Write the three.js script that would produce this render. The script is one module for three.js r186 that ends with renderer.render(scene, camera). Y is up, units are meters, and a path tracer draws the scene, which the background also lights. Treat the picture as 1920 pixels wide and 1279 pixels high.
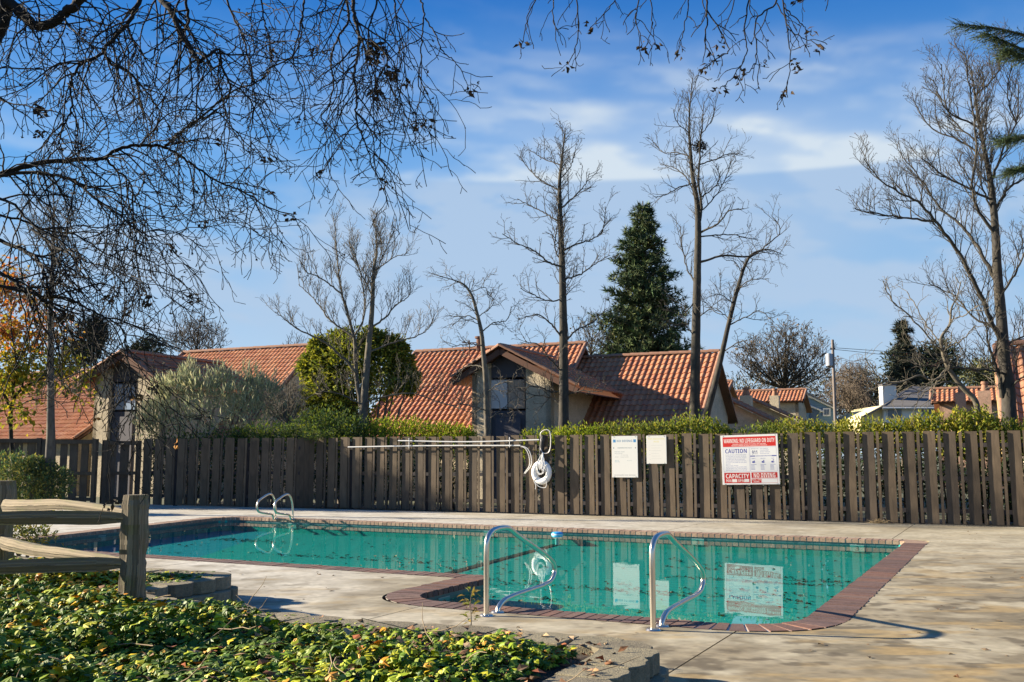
import * as THREE from 'three';
import { Brush, Evaluator, SUBTRACTION } from 'three-bvh-csg';
import { RoundedBoxGeometry } from 'three/addons/geometries/RoundedBoxGeometry.js';

// ---------------------------------------------------------------- camera, sky, sun, exposure
const V3 = (x, y, z) => new THREE.Vector3(x, y, z);
const F = 1840, EYE = 1.45, PITCH = 6.772 * Math.PI / 180;
const scene = new THREE.Scene();
const camera = new THREE.PerspectiveCamera(2 * Math.atan(639.5 / F) * 180 / Math.PI, 1920 / 1279, 0.1, 2000);
camera.position.set(0, EYE, 0);
camera.rotation.x = PITCH;
const renderer = new THREE.WebGLRenderer({ antialias: true });
renderer.setSize(1024, 682);
renderer.toneMapping = THREE.LinearToneMapping;
const EXPOSURE = 3;
renderer.toneMappingExposure = EXPOSURE;
renderer.shadowMap.enabled = true;
const sunDir = V3(-0.98, 0, -0.2).normalize().multiplyScalar(Math.cos(19.4 * Math.PI / 180)).setY(Math.sin(19.4 * Math.PI / 180));
const sun = new THREE.DirectionalLight(new THREE.Color(1, 0.87, 0.68), 5);
sun.target.position.set(0, 0, -18); sun.position.copy(sunDir).multiplyScalar(80).add(sun.target.position);
sun.castShadow = true; sun.shadow.radius = 1.2; sun.shadow.mapSize.set(4096, 4096);
Object.assign(sun.shadow.camera, { left: -40, right: 40, top: 30, bottom: -30, near: 1, far: 220 });
scene.add(sun, sun.target);

function mulberry(a) { return () => { a |= 0; a = a + 0x6D2B79F5 | 0; let t = Math.imul(a ^ a >>> 15, 1 | a); t = t + Math.imul(t ^ t >>> 7, 61 | t) ^ t; return ((t ^ t >>> 14) >>> 0) / 4294967296; }; }
let R = mulberry(7);
const rr = (a, b) => a + (b - a) * R();
const clamp = THREE.MathUtils.clamp, lerp = THREE.MathUtils.lerp, sstep = (x, a, b) => THREE.MathUtils.smoothstep(x, a, b);
const hash = (x, y) => { let h = Math.imul(x, 374761393) + Math.imul(y, 668265263) | 0; h = Math.imul(h ^ h >>> 13, 1274126177); return ((h ^ h >>> 16) >>> 0) / 4294967296; };
function vnoise(x, y, px = 0, py = 0) {
  const ix = Math.floor(x), iy = Math.floor(y), fx = x - ix, fy = y - iy, w = (a, p) => p ? ((a % p) + p) % p : a;
  const s = fx * fx * (3 - 2 * fx), t = fy * fy * (3 - 2 * fy), a = w(ix, px), b = w(ix + 1, px), c = w(iy, py), d = w(iy + 1, py);
  return lerp(lerp(hash(a, c), hash(b, c), s), lerp(hash(a, d), hash(b, d), s), t);
}
function fbm(x, y, o = 4, px = 0, py = 0) { let v = 0, a = 0.5; for (let i = 0; i < o; i++) { v += a * vnoise(x, y, px, py); x *= 2; y *= 2; px *= 2; py *= 2; a *= 0.5; } return v / (1 - Math.pow(0.5, o)); }

{ // the sky: clear winter blue with thin cirrus
  const W = 2048, H = 1024, d = new Float32Array(W * H * 4);
  const stops = [[0, 0.66, 0.79, 0.9], [5, 0.46, 0.67, 0.87], [10, 0.195, 0.48, 0.83], [18, 0.07, 0.315, 0.745], [26, 0.018, 0.17, 0.56], [50, 0.03, 0.14, 0.43], [90, 0.035, 0.125, 0.34]];
  const bump = (a, c, s) => Math.exp(-(((a - c) / s) ** 2));
  for (let r = 0; r < H; r++) {
    const el = ((r + 0.5) / H - 0.5) * 180;
    let base = [0.13, 0.12, 0.1];
    if (el >= 0) { let k = 0; while (k < stops.length - 2 && el > stops[k + 1][0]) k++; const t = clamp((el - stops[k][0]) / (stops[k + 1][0] - stops[k][0]), 0, 1); base = [1, 2, 3].map((c) => lerp(stops[k][c], stops[k + 1][c], t)); }
    for (let c = 0; c < W; c++) {
      const ro = ((c + 0.5) / W - 0.5) * 2 * Math.PI, x = Math.cos(ro), z = Math.sin(ro), az = Math.atan2(x, -z) * 180 / Math.PI;
      let col = base;
      if (el > 0) {
        const wisp = fbm(az * 0.1 + 53, el * 0.42 + az * 0.045 + 9, 6), fine = fbm(az * 0.34 + 80 + wisp * 3, el * 1.7 + az * 0.2 + wisp * 2, 6), veil = fbm(az * 0.045 + 5.3, el * 0.11 + 2.1, 4);
        const lumps = 1.05 * bump(az, 12, 13) * bump(el, 14, 6.5) + 1.4 * bump(az, -9, 14) * bump(el, 8.2, 4) + 0.55 * bump(az, 20, 12) * bump(el, 7, 4) + 0.3 * bump(el, 13, 7);
        let a = clamp(lumps * (0.44 + 1.05 * sstep(wisp, 0.3, 0.68) * (0.42 + 0.98 * sstep(fine, 0.28, 0.7))) * (0.5 + veil), 0, 0.86);
        const low = sstep(el, 16, 3), warm = [lerp(0.47, 0.76, low), lerp(0.61, 0.84, low), lerp(0.8, 0.89, low)];
        const near = 0.28 * Math.exp(-(((az + 40) / 34) ** 2));
        col = base.map((v, i) => lerp(v + near * [0.35, 0.45, 0.5][i] * v, warm[i], a));
      }
      const o = (r * W + c) * 4;
      for (let i = 0; i < 3; i++) d[o + i] = col[i] / EXPOSURE;
      d[o + 3] = 1;
    }
  }
  const t = new THREE.DataTexture(d, W, H, THREE.RGBAFormat, THREE.FloatType);
  t.mapping = THREE.EquirectangularReflectionMapping; t.magFilter = t.minFilter = THREE.LinearFilter; t.needsUpdate = true;
  scene.background = t; scene.environment = t;
}

// ---------------------------------------------------------------- helpers
const CP = Math.cos(PITCH), SP = Math.sin(PITCH);
const ray = (x, y) => { const a = (x - 960) / F, b = -(y - 639.5) / F; return V3(a, b * CP + SP, b * SP - CP); };
const ground = (x, y, h = 0) => { const r = ray(x, y); return r.multiplyScalar((h - EYE) / r.y).add(V3(0, EYE, 0)); };
const at = (x, y, z) => { const r = ray(x, y); return r.multiplyScalar(z / r.z).add(V3(0, EYE, 0)); };
function onPlane(P, d1, d2, x, y) {   // the point of the plane P + s d1 + t d2 seen in a direction of the photograph
  const r = ray(x, y), n = d1.clone().cross(d2), o = V3(0, EYE, 0);
  return o.clone().addScaledVector(r, n.dot(P.clone().sub(o)) / n.dot(r));
}
const UP = V3(0, 1, 0);
const A27 = 27 * Math.PI / 180, PU = V3(Math.cos(A27), 0, Math.sin(A27)), PV = V3(-Math.sin(A27), 0, Math.cos(A27));   // pool axes
const uv = (u, v, y = 0) => PU.clone().multiplyScalar(u).addScaledVector(PV, v).setY(y);
const A25 = 25 * Math.PI / 180, HU = V3(Math.cos(A25), 0, Math.sin(A25)), HV = V3(-Math.sin(A25), 0, Math.cos(A25));   // house axes

const used = new Map();
function numbered(n) { const k = used.get(n) || 0; used.set(n, k + 1); return k ? n + '_' + String(k).padStart(3, '0') : n; }
function tag(o, label, category, group, kind) { Object.assign(o.userData, { label, category }); if (group) o.userData.group = group; if (kind) o.userData.kind = kind; return o; }
function thing(name, label, category, pos = V3(0, 0, 0), group, kind) { const g = new THREE.Group(); g.name = numbered(name); g.position.copy(pos); scene.add(g); return tag(g, label, category, group, kind); }
function struct(name, geo, mat, parent) { const m = geo ? new THREE.Mesh(geo, mat) : new THREE.Group(); m.name = parent ? name : numbered(name); if (!parent) m.userData.kind = 'structure'; (parent || scene).add(m); shad(m); return m; }
function shad(m) { m.castShadow = m.receiveShadow = true; return m; }
function part(name, geo, mat, parent, kind) { const m = shad(new THREE.Mesh(geo, mat)); m.name = name; if (kind) m.userData.kind = kind; parent.add(m); return m; }
function solo(name, label, category, geo, mat, group, kind) { const m = shad(new THREE.Mesh(geo, mat)); m.name = numbered(name); scene.add(m); return tag(m, label, category, group, kind); }

class GB {   // collects faces and tubes of ONE mesh
  constructor(o = V3(0, 0, 0)) { this.p = []; this.n = []; this.t = []; this.c = []; this.i = []; this.o = o; }
  v(p, n, u, v, c) { const o = this.o; this.p.push(p.x - o.x, p.y - o.y, p.z - o.z); this.n.push(n.x, n.y, n.z); this.t.push(u, v); this.c.push(c[0], c[1], c[2]); return this.p.length / 3 - 1; }
  tri(a, b, c, col = W1) { const n = b.clone().sub(a).cross(c.clone().sub(a)).normalize(); const k = this.v(a, n, 0, 0, col); this.v(b, n, 1, 0, col); this.v(c, n, 0.5, 1, col); this.i.push(k, k + 1, k + 2); }
  quad(a, b, c, d, col = W1, us) {   // us: metres per uv from edges
    const n = b.clone().sub(a).cross(d.clone().sub(a)).normalize(), w = a.distanceTo(b), h = a.distanceTo(d), s = us || [0, 0];
    const k = this.v(a, n, s[0], s[1], col); this.v(b, n, s[0] + w, s[1], col); this.v(c, n, s[0] + w, s[1] + h, col); this.v(d, n, s[0], s[1] + h, col); this.i.push(k, k + 1, k + 2, k, k + 2, k + 3);
  }
  box(c, x, y, z, col = W1) {   // centre and three half-axes
    const q = (sx, sy, sz) => c.clone().addScaledVector(x, sx).addScaledVector(y, sy).addScaledVector(z, sz), u = [rr(0, 5), rr(0, 5)];
    this.quad(q(-1, -1, 1), q(1, -1, 1), q(1, 1, 1), q(-1, 1, 1), col, u); this.quad(q(1, -1, -1), q(-1, -1, -1), q(-1, 1, -1), q(1, 1, -1), col, u);
    this.quad(q(1, -1, 1), q(1, -1, -1), q(1, 1, -1), q(1, 1, 1), col, u); this.quad(q(-1, -1, -1), q(-1, -1, 1), q(-1, 1, 1), q(-1, 1, -1), col, u);
    this.quad(q(-1, 1, 1), q(1, 1, 1), q(1, 1, -1), q(-1, 1, -1), col, u); this.quad(q(-1, -1, -1), q(1, -1, -1), q(1, -1, 1), q(-1, -1, 1), col, u);
  }
  tube(pts, rad, sides = 6, col = W1, rough = 0) {
    let ref = Math.abs(pts[1].clone().sub(pts[0]).normalize().y) > 0.9 ? V3(1, 0, 0) : V3(0, 1, 0), len = 0, base = -1;
    for (let k = 0; k < pts.length; k++) {
      const d = (k < pts.length - 1 ? pts[k + 1].clone().sub(pts[Math.max(0, k - 1)]) : pts[k].clone().sub(pts[k - 1])).normalize();
      const a = ref.clone().addScaledVector(d, -ref.dot(d)).normalize(), b = d.clone().cross(a); ref = a;
      const r = typeof rad === 'function' ? rad(k / (pts.length - 1)) : rad[k];
      if (k) len += pts[k].distanceTo(pts[k - 1]);
      for (let s = 0; s <= sides; s++) {
        const th = s % sides / sides * 2 * Math.PI, n = a.clone().multiplyScalar(Math.cos(th)).addScaledVector(b, Math.sin(th)), q = r * (1 + (rough ? rough * (hash(s % sides * 31 + k * 7, k + 13) - 0.5) : 0));
        const id = this.v(pts[k].clone().addScaledVector(n, q), n, s / sides * Math.max(0.05, 6 * r), len, col); if (base < 0) base = id;
      }
      if (k) for (let s = 0; s < sides; s++) { const o = base + (k - 1) * (sides + 1) + s, w = o + sides + 1; this.i.push(o, o + 1, w + 1, o, w + 1, w); }
    }
  }
  leaf(p, d, n, l, w, col, fold = 0.25) {   // one folded leaf of four triangles
    const s = d.clone().cross(n).normalize(), up = s.clone().cross(d).normalize(), m = p.clone().addScaledVector(d, l * 0.45), tip = p.clone().addScaledVector(d, l).addScaledVector(up, -l * 0.15);
    const e1 = m.clone().addScaledVector(s, w / 2).addScaledVector(up, w * fold), e2 = m.clone().addScaledVector(s, -w / 2).addScaledVector(up, w * fold);
    this.tri(p, e1, m, col); this.tri(e1, tip, m, col); this.tri(p, m, e2, col); this.tri(m, tip, e2, col);
  }
  geo() {
    const g = new THREE.BufferGeometry();
    g.setAttribute('position', new THREE.Float32BufferAttribute(this.p, 3)); g.setAttribute('normal', new THREE.Float32BufferAttribute(this.n, 3));
    g.setAttribute('uv', new THREE.Float32BufferAttribute(this.t, 2)); g.setAttribute('color', new THREE.Float32BufferAttribute(this.c, 3)); g.setIndex(this.i);
    return g;
  }
}
const W1 = [1, 1, 1];
const smooth = (pts, n) => new THREE.CatmullRomCurve3(pts, false, 'centripetal').getPoints(n);
const dirs = (s = 1) => { const z = rr(-1, 1), a = rr(0, 6.2832), q = Math.sqrt(1 - z * z); return V3(q * Math.cos(a), z, q * Math.sin(a)).multiplyScalar(s); };
const tint = (c, v = 0.2) => { const k = 1 + rr(-v, v); return [c[0] * k * (1 + rr(-v, v) * 0.4), c[1] * k, c[2] * k * (1 + rr(-v, v) * 0.4)]; };
const mixc = (a, b, t) => a.map((x, i) => lerp(x, b[i], t));

// ---------------------------------------------------------------- materials
const toS = (v) => Math.round(255 * clamp(v <= 0.0031308 ? v * 12.92 : 1.055 * Math.pow(v, 1 / 2.4) - 0.055, 0, 1));
function tex(w, h, fn, srgb = true, rep) {
  const d = new Uint8Array(w * h * 4);
  for (let y = 0; y < h; y++) for (let x = 0; x < w; x++) { const c = fn(x / w, y / h), o = (y * w + x) * 4; for (let i = 0; i < 3; i++) { const q = c.length ? c[i] : c; d[o + i] = srgb ? toS(q) : Math.round(255 * clamp(q, 0, 1)); } d[o + 3] = 255; }
  const t = new THREE.DataTexture(d, w, h, THREE.RGBAFormat); t.wrapS = t.wrapT = THREE.RepeatWrapping; t.magFilter = THREE.LinearFilter; t.minFilter = THREE.LinearMipmapLinearFilter; t.generateMipmaps = true;
  if (srgb) t.colorSpace = THREE.SRGBColorSpace; if (rep) t.repeat.set(rep[0], rep[1]); t.needsUpdate = true; return t;
}
const lin = (r, g, b) => new THREE.Color().setRGB(r, g, b);
const std = (color, o = {}) => new THREE.MeshStandardMaterial({ color, roughness: 0.85, ...o });
const grainV = (f, str, lo) => tex(256, 512, (u, v) => { const a = fbm(u * f, v * 4, 4, f, 4), b = fbm(u * f * 3, v * 6, 3, f * 3, 6); return [0, 1, 2].map(() => clamp(lo + str * (0.65 * a + 0.35 * b), 0, 1)); });
const T = {
  board: grainV(16, 0.75, 0.42),
  grain: tex(512, 512, (u, v) => { const a = fbm(u * 1, v * 36, 5, 1, 36), b = fbm(u * 2, v * 110, 3, 2, 110), m = fbm(u * 3, v * 6 + 5, 4, 3, 6); const k = 0.5 + 0.5 * a + 0.3 * (b - 0.5) - 0.4 * sstep(a, 0.37, 0.3); const g = sstep(m, 0.55, 0.72); return [k * lerp(1, 0.8, g), k * lerp(0.94, 0.84, g), k * lerp(0.85, 0.6, g)]; }),
  speck: tex(512, 512, (u, v) => { const k = 0.55 + 0.35 * fbm(u * 40, v * 40, 3, 40, 40) + 0.35 * (fbm(u * 160, v * 160, 2, 160, 160) - 0.5) + 0.3 * (fbm(u * 5, v * 5, 3, 5, 5) - 0.5); return [k, k, k]; }),
  bark: tex(256, 512, (u, v) => { const a = fbm(u * 14, v * 7, 4, 14, 7), b = fbm(u * 5, v * 5, 3, 5, 5); const k = 0.35 + 0.7 * a; return [k * (0.85 + 0.3 * b), k * (0.87 + 0.25 * b), k * 0.92]; }),
  fine: tex(256, 256, (u, v) => fbm(u * 32, v * 32, 4, 32, 32), false),
};
const DECK0 = V3(-29, 0, -31), DECKS = 44;   // the deck's colour: pale concrete, tan stains, dark dirt in streaks along the slab
T.deck = tex(2048, 2048, (u, v) => {
  const x = DECK0.x + u * DECKS, z = DECK0.z + v * DECKS, pu = x * PU.x + z * PU.z, pv = x * PV.x + z * PV.z;
  const big = fbm(x * 0.35 + 4, z * 0.35, 4), mid = fbm(x * 1.3 + 9, z * 1.5, 5), streak = fbm(x * 2.4 + 2, z * 3.2 + 11 + x * 0.4, 6), fine = fbm(x * 18, z * 22, 3), blot = fbm(x * 1.7 + 31, z * 2.1, 7);
  let c = mixc([0.42, 0.375, 0.265], [0.31, 0.265, 0.175], sstep(mid, 0.35, 0.7));
  c = mixc(c, [0.54, 0.52, 0.46], 0.8 * sstep(-2 - pu, 0, 9) * sstep(big, 0.25, 0.6));
  const dirt = sstep(pu, -5, 0.5) * sstep(pv, -18.5, -12) * 1.05 + 0.34 + 0.3 * sstep(pv, -11.5, -8.5);
  c = mixc(c, [0.13, 0.105, 0.06], clamp(dirt * (0.7 * sstep(streak, 0.4, 0.78) + 0.55 * sstep(blot, 0.42, 0.78) + 0.35 * sstep(fine, 0.45, 0.75) * sstep(blot, 0.4, 0.6)), 0, 0.85));
  c = mixc(c, [0.23, 0.185, 0.11], 0.55 * clamp(dirt - 0.25, 0, 1) * sstep(fbm(x * 0.9 + 51, z * 1.3 + 8, 7), 0.3, 0.7));
  c = mixc(c, [0.09, 0.07, 0.04], clamp(dirt, 0, 1) * 0.8 * sstep(fbm(x * 5 + 13, z * 6 + 77, 4), 0.58, 0.74));
  c = mixc(c, [0.36, 0.25, 0.1], 0.45 * dirt * sstep(fbm(x * 1.7 + 70, z * 4.5 + 3, 4), 0.55, 0.75));
  return c.map((q) => q * (0.68 + 0.64 * fine));
});
const M = {
  deck: std(0xffffff, { map: T.deck, roughness: 0.88, bumpMap: T.fine, bumpScale: 0.002 }),
  joint: std(lin(0.1, 0.085, 0.06), { roughness: 1 }),
  mortar: std(lin(0.7, 0.65, 0.56), { map: T.speck, roughness: 0.95 }),
  brick: [[0.18, 0.098, 0.074], [0.155, 0.083, 0.066], [0.21, 0.124, 0.094], [0.145, 0.086, 0.074], [0.18, 0.105, 0.086], [0.22, 0.11, 0.077]].map((c) => std(lin(...c), { map: T.speck, roughness: 0.85, bumpMap: T.speck, bumpScale: 0.002 })),
  board: [[0.13, 0.095, 0.061], [0.108, 0.08, 0.053], [0.15, 0.11, 0.071], [0.12, 0.091, 0.063]].map((c) => std(lin(...c), { map: T.board, roughness: 0.9, bumpMap: T.board, bumpScale: 0.003 })),
  dark: [[0.06, 0.05, 0.052], [0.048, 0.042, 0.045], [0.07, 0.06, 0.06]].map((c) => std(lin(...c), { map: T.board, roughness: 0.9, bumpMap: T.board, bumpScale: 0.003 })),
  wood: std(lin(0.4, 0.345, 0.25), { map: T.grain, roughness: 0.92, bumpMap: T.grain, bumpScale: 0.016 }),
  block: [[0.3, 0.26, 0.165], [0.24, 0.205, 0.135], [0.34, 0.29, 0.19]].map((c) => std(lin(...c), { map: T.speck, roughness: 0.97, bumpMap: T.speck, bumpScale: 0.008 })),
  soil: std(lin(0.075, 0.05, 0.03), { map: T.speck, roughness: 1, bumpMap: T.speck, bumpScale: 0.02 }),
  grass: std(lin(0.09, 0.1, 0.045), { map: T.speck, roughness: 1 }),
  leaf: new THREE.MeshPhysicalMaterial({ color: 0xffffff, vertexColors: true, side: THREE.DoubleSide, roughness: 0.97, specularIntensity: 0.5, transmission: 0.4, thickness: 0 }),
  ivy: new THREE.MeshPhysicalMaterial({ color: 0xffffff, vertexColors: true, side: THREE.DoubleSide, roughness: 0.55, specularIntensity: 0.45 }),
  dull: std(0xffffff, { vertexColors: true, side: THREE.DoubleSide, roughness: 0.95 }),
  bark: std(lin(0.07, 0.064, 0.057), { map: T.bark, roughness: 0.95, vertexColors: true, bumpMap: T.bark, bumpScale: 0.01 }),
  steel: std(lin(0.7, 0.64, 0.55), { metalness: 1, roughness: 0.28 }),
  white: std(lin(0.6, 0.6, 0.58), { roughness: 0.5 }),
  black: std(lin(0.02, 0.02, 0.022), { roughness: 0.7 }),
  plaster: std(lin(0.02, 0.43, 0.39), { map: T.speck, roughness: 0.9 }), deep: std(lin(0.008, 0.33, 0.45), { map: T.speck, roughness: 0.9 }),  // second plaster is darkened, painting in the light lost in deeper water
  tile: std(lin(0.05, 0.12, 0.13), { roughness: 0.3 }),
  roofmat: new THREE.MeshPhysicalMaterial({ color: 0xffffff, vertexColors: true, roughness: 1, specularIntensity: 0.25, side: THREE.DoubleSide }),
  cap: std(lin(0.4, 0.21, 0.13), { roughness: 0.85, map: T.speck }),
  stucco: std(lin(0.66, 0.56, 0.4), { map: T.speck, roughness: 0.97, bumpMap: T.fine, bumpScale: 0.01 }),
  pink: std(lin(0.56, 0.36, 0.25), { map: T.speck, roughness: 0.97 }),
  trim: std(lin(0.07, 0.068, 0.08), { roughness: 0.8 }),
  fascia: std(lin(0.12, 0.06, 0.04), { roughness: 0.9 }),
  glass: std(lin(0.08, 0.1, 0.13), { roughness: 0.08 }),
  blind: std(lin(0.62, 0.59, 0.56), { roughness: 0.8 }),
};
// ---------------------------------------------------------------- the ground, the deck and the pool
{ // one sheet to the horizon; the pool pit is cut out of it
  const s = new THREE.Shape([[-900, -900], [900, -900], [900, 900], [-900, 900]].map((q) => new THREE.Vector2(...q)));
  s.holes.push(new THREE.Path([[-18, -19.2], [-1.5, -19.2], [-1.5, -8.4], [-18, -8.4]].map(([a, b]) => { const p = uv(a, b); return new THREE.Vector2(p.x, p.z); })));
  const g = new THREE.ShapeGeometry(s); const P = g.attributes.position, U = g.attributes.uv;
  for (let i = 0; i < P.count; i++) { const x = P.getX(i), z = P.getY(i); P.setXYZ(i, x, -0.16, z); U.setXY(i, x, z); }
  for (let i = 0, I = g.index.array; i < I.length; i += 3) { const t = I[i]; I[i] = I[i + 1]; I[i + 1] = t; }
  g.computeVertexNormals();
  struct('ground', g, M.grass);
}
function roundPoly(pts, rads) {   // polygon with rounded corners as a dense polyline
  const out = [];
  pts.forEach((p, i) => {
    const a = pts[(i + pts.length - 1) % pts.length], b = pts[(i + 1) % pts.length], r = rads[i];
    const da = a.clone().sub(p).normalize(), db = b.clone().sub(p).normalize(), ang = Math.acos(clamp(da.dot(db), -1, 1)), t = r / Math.tan(ang / 2);
    const s = p.clone().addScaledVector(da, t), e = p.clone().addScaledVector(db, t), n = Math.max(2, Math.round(r * 14));
    for (let k = 0; k <= n; k++) { const q = k / n, m = (1 - q) * (1 - q), w = 2 * q * (1 - q), z = q * q; out.push(new THREE.Vector2(s.x * m + p.x * w + e.x * z, s.y * m + p.y * w + e.y * z)); }
  });
  return out;
}
const V2 = (x, y) => new THREE.Vector2(x, y);
const POOL = [V2(-17.4, -18.62), V2(-1.78, -18.62), V2(-1.78, -8.75), V2(-5.75, -8.75), V2(-5.75, -10.9), V2(-15.6, -10.9)];
const COPE = 0.37;
const inner = roundPoly(POOL, [0.5, 0.1, 0.75, 0.6, 0.3, 0.5]);
const outerPts = [V2(-17.86, -18.99), V2(-1.41, -18.99), V2(-1.41, -8.38), V2(-6.12, -8.38), V2(-6.12, -10.53), V2(-15.95, -10.53)];
const outer = roundPoly(outerPts, [0.8, 0.25, 1.1, 0.95, 0.06, 0.8]);
const shapeOf = (pts) => new THREE.Shape(pts);
// prism whose plan is given in pool axes, from y0 up to y1
function prism(pts, y0, y1, hole) {
  const s = shapeOf(pts.map((p) => V2(p.x, -p.y))); if (hole) s.holes.push(new THREE.Path(hole.map((p) => V2(p.x, -p.y))));
  const g = new THREE.ExtrudeGeometry(s, { depth: y1 - y0, bevelEnabled: false });
  g.rotateX(-Math.PI / 2); g.translate(0, y0, 0); g.rotateY(-A27);
  return g;
}
function planUV(g, k = 1, off = V3(0, 0, 0)) {
  const P = g.attributes.position, N = g.attributes.normal, n = P.count, a = new Float32Array(n * 2);
  for (let i = 0; i < n; i++) { const flat = Math.abs(N.getY(i)) > 0.5; a[2 * i] = flat ? (P.getX(i) - off.x) / k : (P.getX(i) * 0.9 + P.getZ(i) * 0.43 - off.x) / k; a[2 * i + 1] = flat ? (P.getZ(i) - off.z) / k : (P.getY(i) - off.z) / k; }
  g.setAttribute('uv', new THREE.BufferAttribute(a, 2)); return g;
}
const fenceAt = (u) => lerp(-22.7, -23.5, (u + 17.75) / 17.6) - 0.06;   // the fence's foot in pool axes
{
  const deck = struct('pool_deck');
  struct('joint_bed', planUV(prism(roundPoly([V2(-24.2, -26), V2(12, -26), V2(12, 4), V2(-19.8, 4)], [0.01, 0.01, 0.01, 0.01]), -0.15, -0.022, outer)), M.joint, deck);
  const ev = new Evaluator(); ev.attributes = ['position', 'normal', 'uv']; ev.useGroups = false;
  const cut = new Brush(prism(outer, -1, 1)); cut.updateMatrixWorld();
  const J = 0.007, slabs = [];
  const far = [-24.4, -20.5, -15.7, -11, -6.3, -2.05, 3.5, 12];
  for (let i = 0; i < far.length - 1; i++) slabs.push([[far[i], -18.6], [far[i + 1], -18.6], [far[i + 1], fenceAt(far[i + 1])], [far[i], fenceAt(far[i])]]);
  for (const [a, b] of [[-18.6, -12.6], [-12.6, -7.4], [-7.4, 4]]) slabs.push([[a < -13 ? -23 : -20, b], [-16.2, b], [-16.2, a], [a < -13 ? -24.4 : a < -8 ? -23 : -20, a]]);
  for (const [a, b] of [[-18.6, -8.41], [-8.41, -2.6], [-2.6, 4]]) slabs.push([[-2.17, b], [12, b], [12, a], [-2.17, a]]);
  for (const [a, b] of [[-16.2, -10.3], [-10.3, -5.28], [-5.28, -2.17]]) for (const [c, d] of a > -6 ? [[-11.4, 4]] : [[-11.4, -7.4], [-7.4, 4]]) slabs.push([[a, d], [b, d], [b, c], [a, c]]);
  for (const q of slabs) {
    const cx = q.reduce((s, p) => s + p[0], 0) / 4, cy = q.reduce((s, p) => s + p[1], 0) / 4;
    const pts = q.map(([a, b]) => V2(a + (a < cx ? J : -J), b + (b < cy ? J : -J)));
    const br = new Brush(prism(pts, -0.14, 0)); br.updateMatrixWorld();
    const res = ev.evaluate(br, cut, SUBTRACTION);
    if (!res.geometry.attributes.position.count) continue;
    struct('slab', planUV(res.geometry, DECKS, DECK0), M.deck, deck);
  }
}
function resample(path, step) {   // closed polyline to even stations with outward normals
  const pts = [...path, path[0]], L = [0]; for (let i = 1; i < pts.length; i++) L.push(L[i - 1] + pts[i].distanceTo(pts[i - 1]));
  const total = L[L.length - 1], n = Math.round(total / step);
  const get = (s) => { s = ((s % total) + total) % total; let k = 1; while (L[k] < s) k++; return pts[k - 1].clone().lerp(pts[k], (s - L[k - 1]) / (L[k] - L[k - 1])); };
  return { n, step: total / n, get, nrm: (s) => { const a = get(s - 0.04), b = get(s + 0.04), t = b.sub(a).normalize(); return V2(t.y, -t.x); } };
}
const rs = resample(inner, 0.113);
{
  const coping = struct('pool_coping');
  // the pale mortar that the bricks lie in
  const mo = new GB(), N = 400, st = rs.step * rs.n / N;
  for (let k = 0; k < N; k++) {
    const q = [k * st, (k + 1) * st].map((s) => { const p = rs.get(s), n = rs.nrm(s); return [p.clone().addScaledVector(n, 0.012), p.clone().addScaledVector(n, COPE - 0.005)]; });
    const [a, b] = [q[0], q[1]], y = -0.004, w = (p, h) => uv(p.x, p.y, h);
    mo.quad(w(a[0], y), w(b[0], y), w(b[1], y), w(a[1], y)); mo.quad(w(a[0], -0.066), w(b[0], -0.066), w(b[0], y), w(a[0], y)); mo.quad(w(a[1], -0.066), w(b[1], -0.066), w(b[0], -0.066), w(a[0], -0.066));
  }
  struct('mortar', mo.geo(), M.mortar, coping);
  const br = [];
  for (let k = 0; k < rs.n; k++) {
    const s = k * rs.step, c = rs.get(s + rs.step / 2), w = uv(c.x, c.y); br.push({ s, d: w.distanceTo(V3(0, EYE, 0)) });
  }
  br.sort((a, b) => a.d - b.d);
  const BR = [...M.brick, ...[[0.4, 0.26, 0.18], [0.34, 0.215, 0.15], [0.44, 0.3, 0.21]].map((c) => std(lin(...c), { map: T.speck, roughness: 0.9 }))], rest = BR.map(() => new GB());
  br.forEach(({ s }, i) => {
    const g = 0.0085, y1 = rr(0.001, 0.007), y0 = -0.062, a = rs.get(s + g), b = rs.get(s + rs.step - g), na = rs.nrm(s + g), nb = rs.nrm(s + rs.step - g), nose = rr(-0.004, 0.004), e = COPE + rr(-0.012, 0.004);
    const P = (p, n, o, y) => { const q = p.clone().addScaledVector(n, o); return uv(q.x, q.y, y); }, m = a.y < -18.3 || a.x < -15.5 ? 6 + Math.floor(R() * 3) : Math.floor(R() * 6), gb = i < 298 ? new GB() : rest[m], c = 0.006;
    // chamfered brick: top, bevel, nose, ends, underside
    gb.quad(P(a, na, nose + c, y1), P(b, nb, nose + c, y1), P(b, nb, e, y1), P(a, na, e, y1), W1, [rr(0, 9), rr(0, 9)]);
    gb.quad(P(a, na, nose, y1 - c), P(b, nb, nose, y1 - c), P(b, nb, nose + c, y1), P(a, na, nose + c, y1));
    gb.quad(P(a, na, nose, y0), P(b, nb, nose, y0), P(b, nb, nose, y1 - c), P(a, na, nose, y1 - c), W1, [rr(0, 9), rr(0, 9)]);
    gb.quad(P(a, na, e, y0), P(a, na, nose, y0), P(a, na, nose + c, y1), P(a, na, e, y1)); gb.quad(P(b, nb, nose, y0), P(b, nb, e, y0), P(b, nb, e, y1), P(b, nb, nose + c, y1));
    gb.quad(P(a, na, e, y0), P(b, nb, e, y0), P(b, nb, nose, y0), P(a, na, nose, y0));
    if (i < 298) struct('brick', gb.geo(), BR[m], coping);
  });
  rest.forEach((gb, i) => { const m = struct('brick_run', gb.geo(), BR[i], coping); m.userData.kind = 'stuff'; });
}
const floorY = (u) => -0.32;
const WATER_Y = -0.1;
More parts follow.
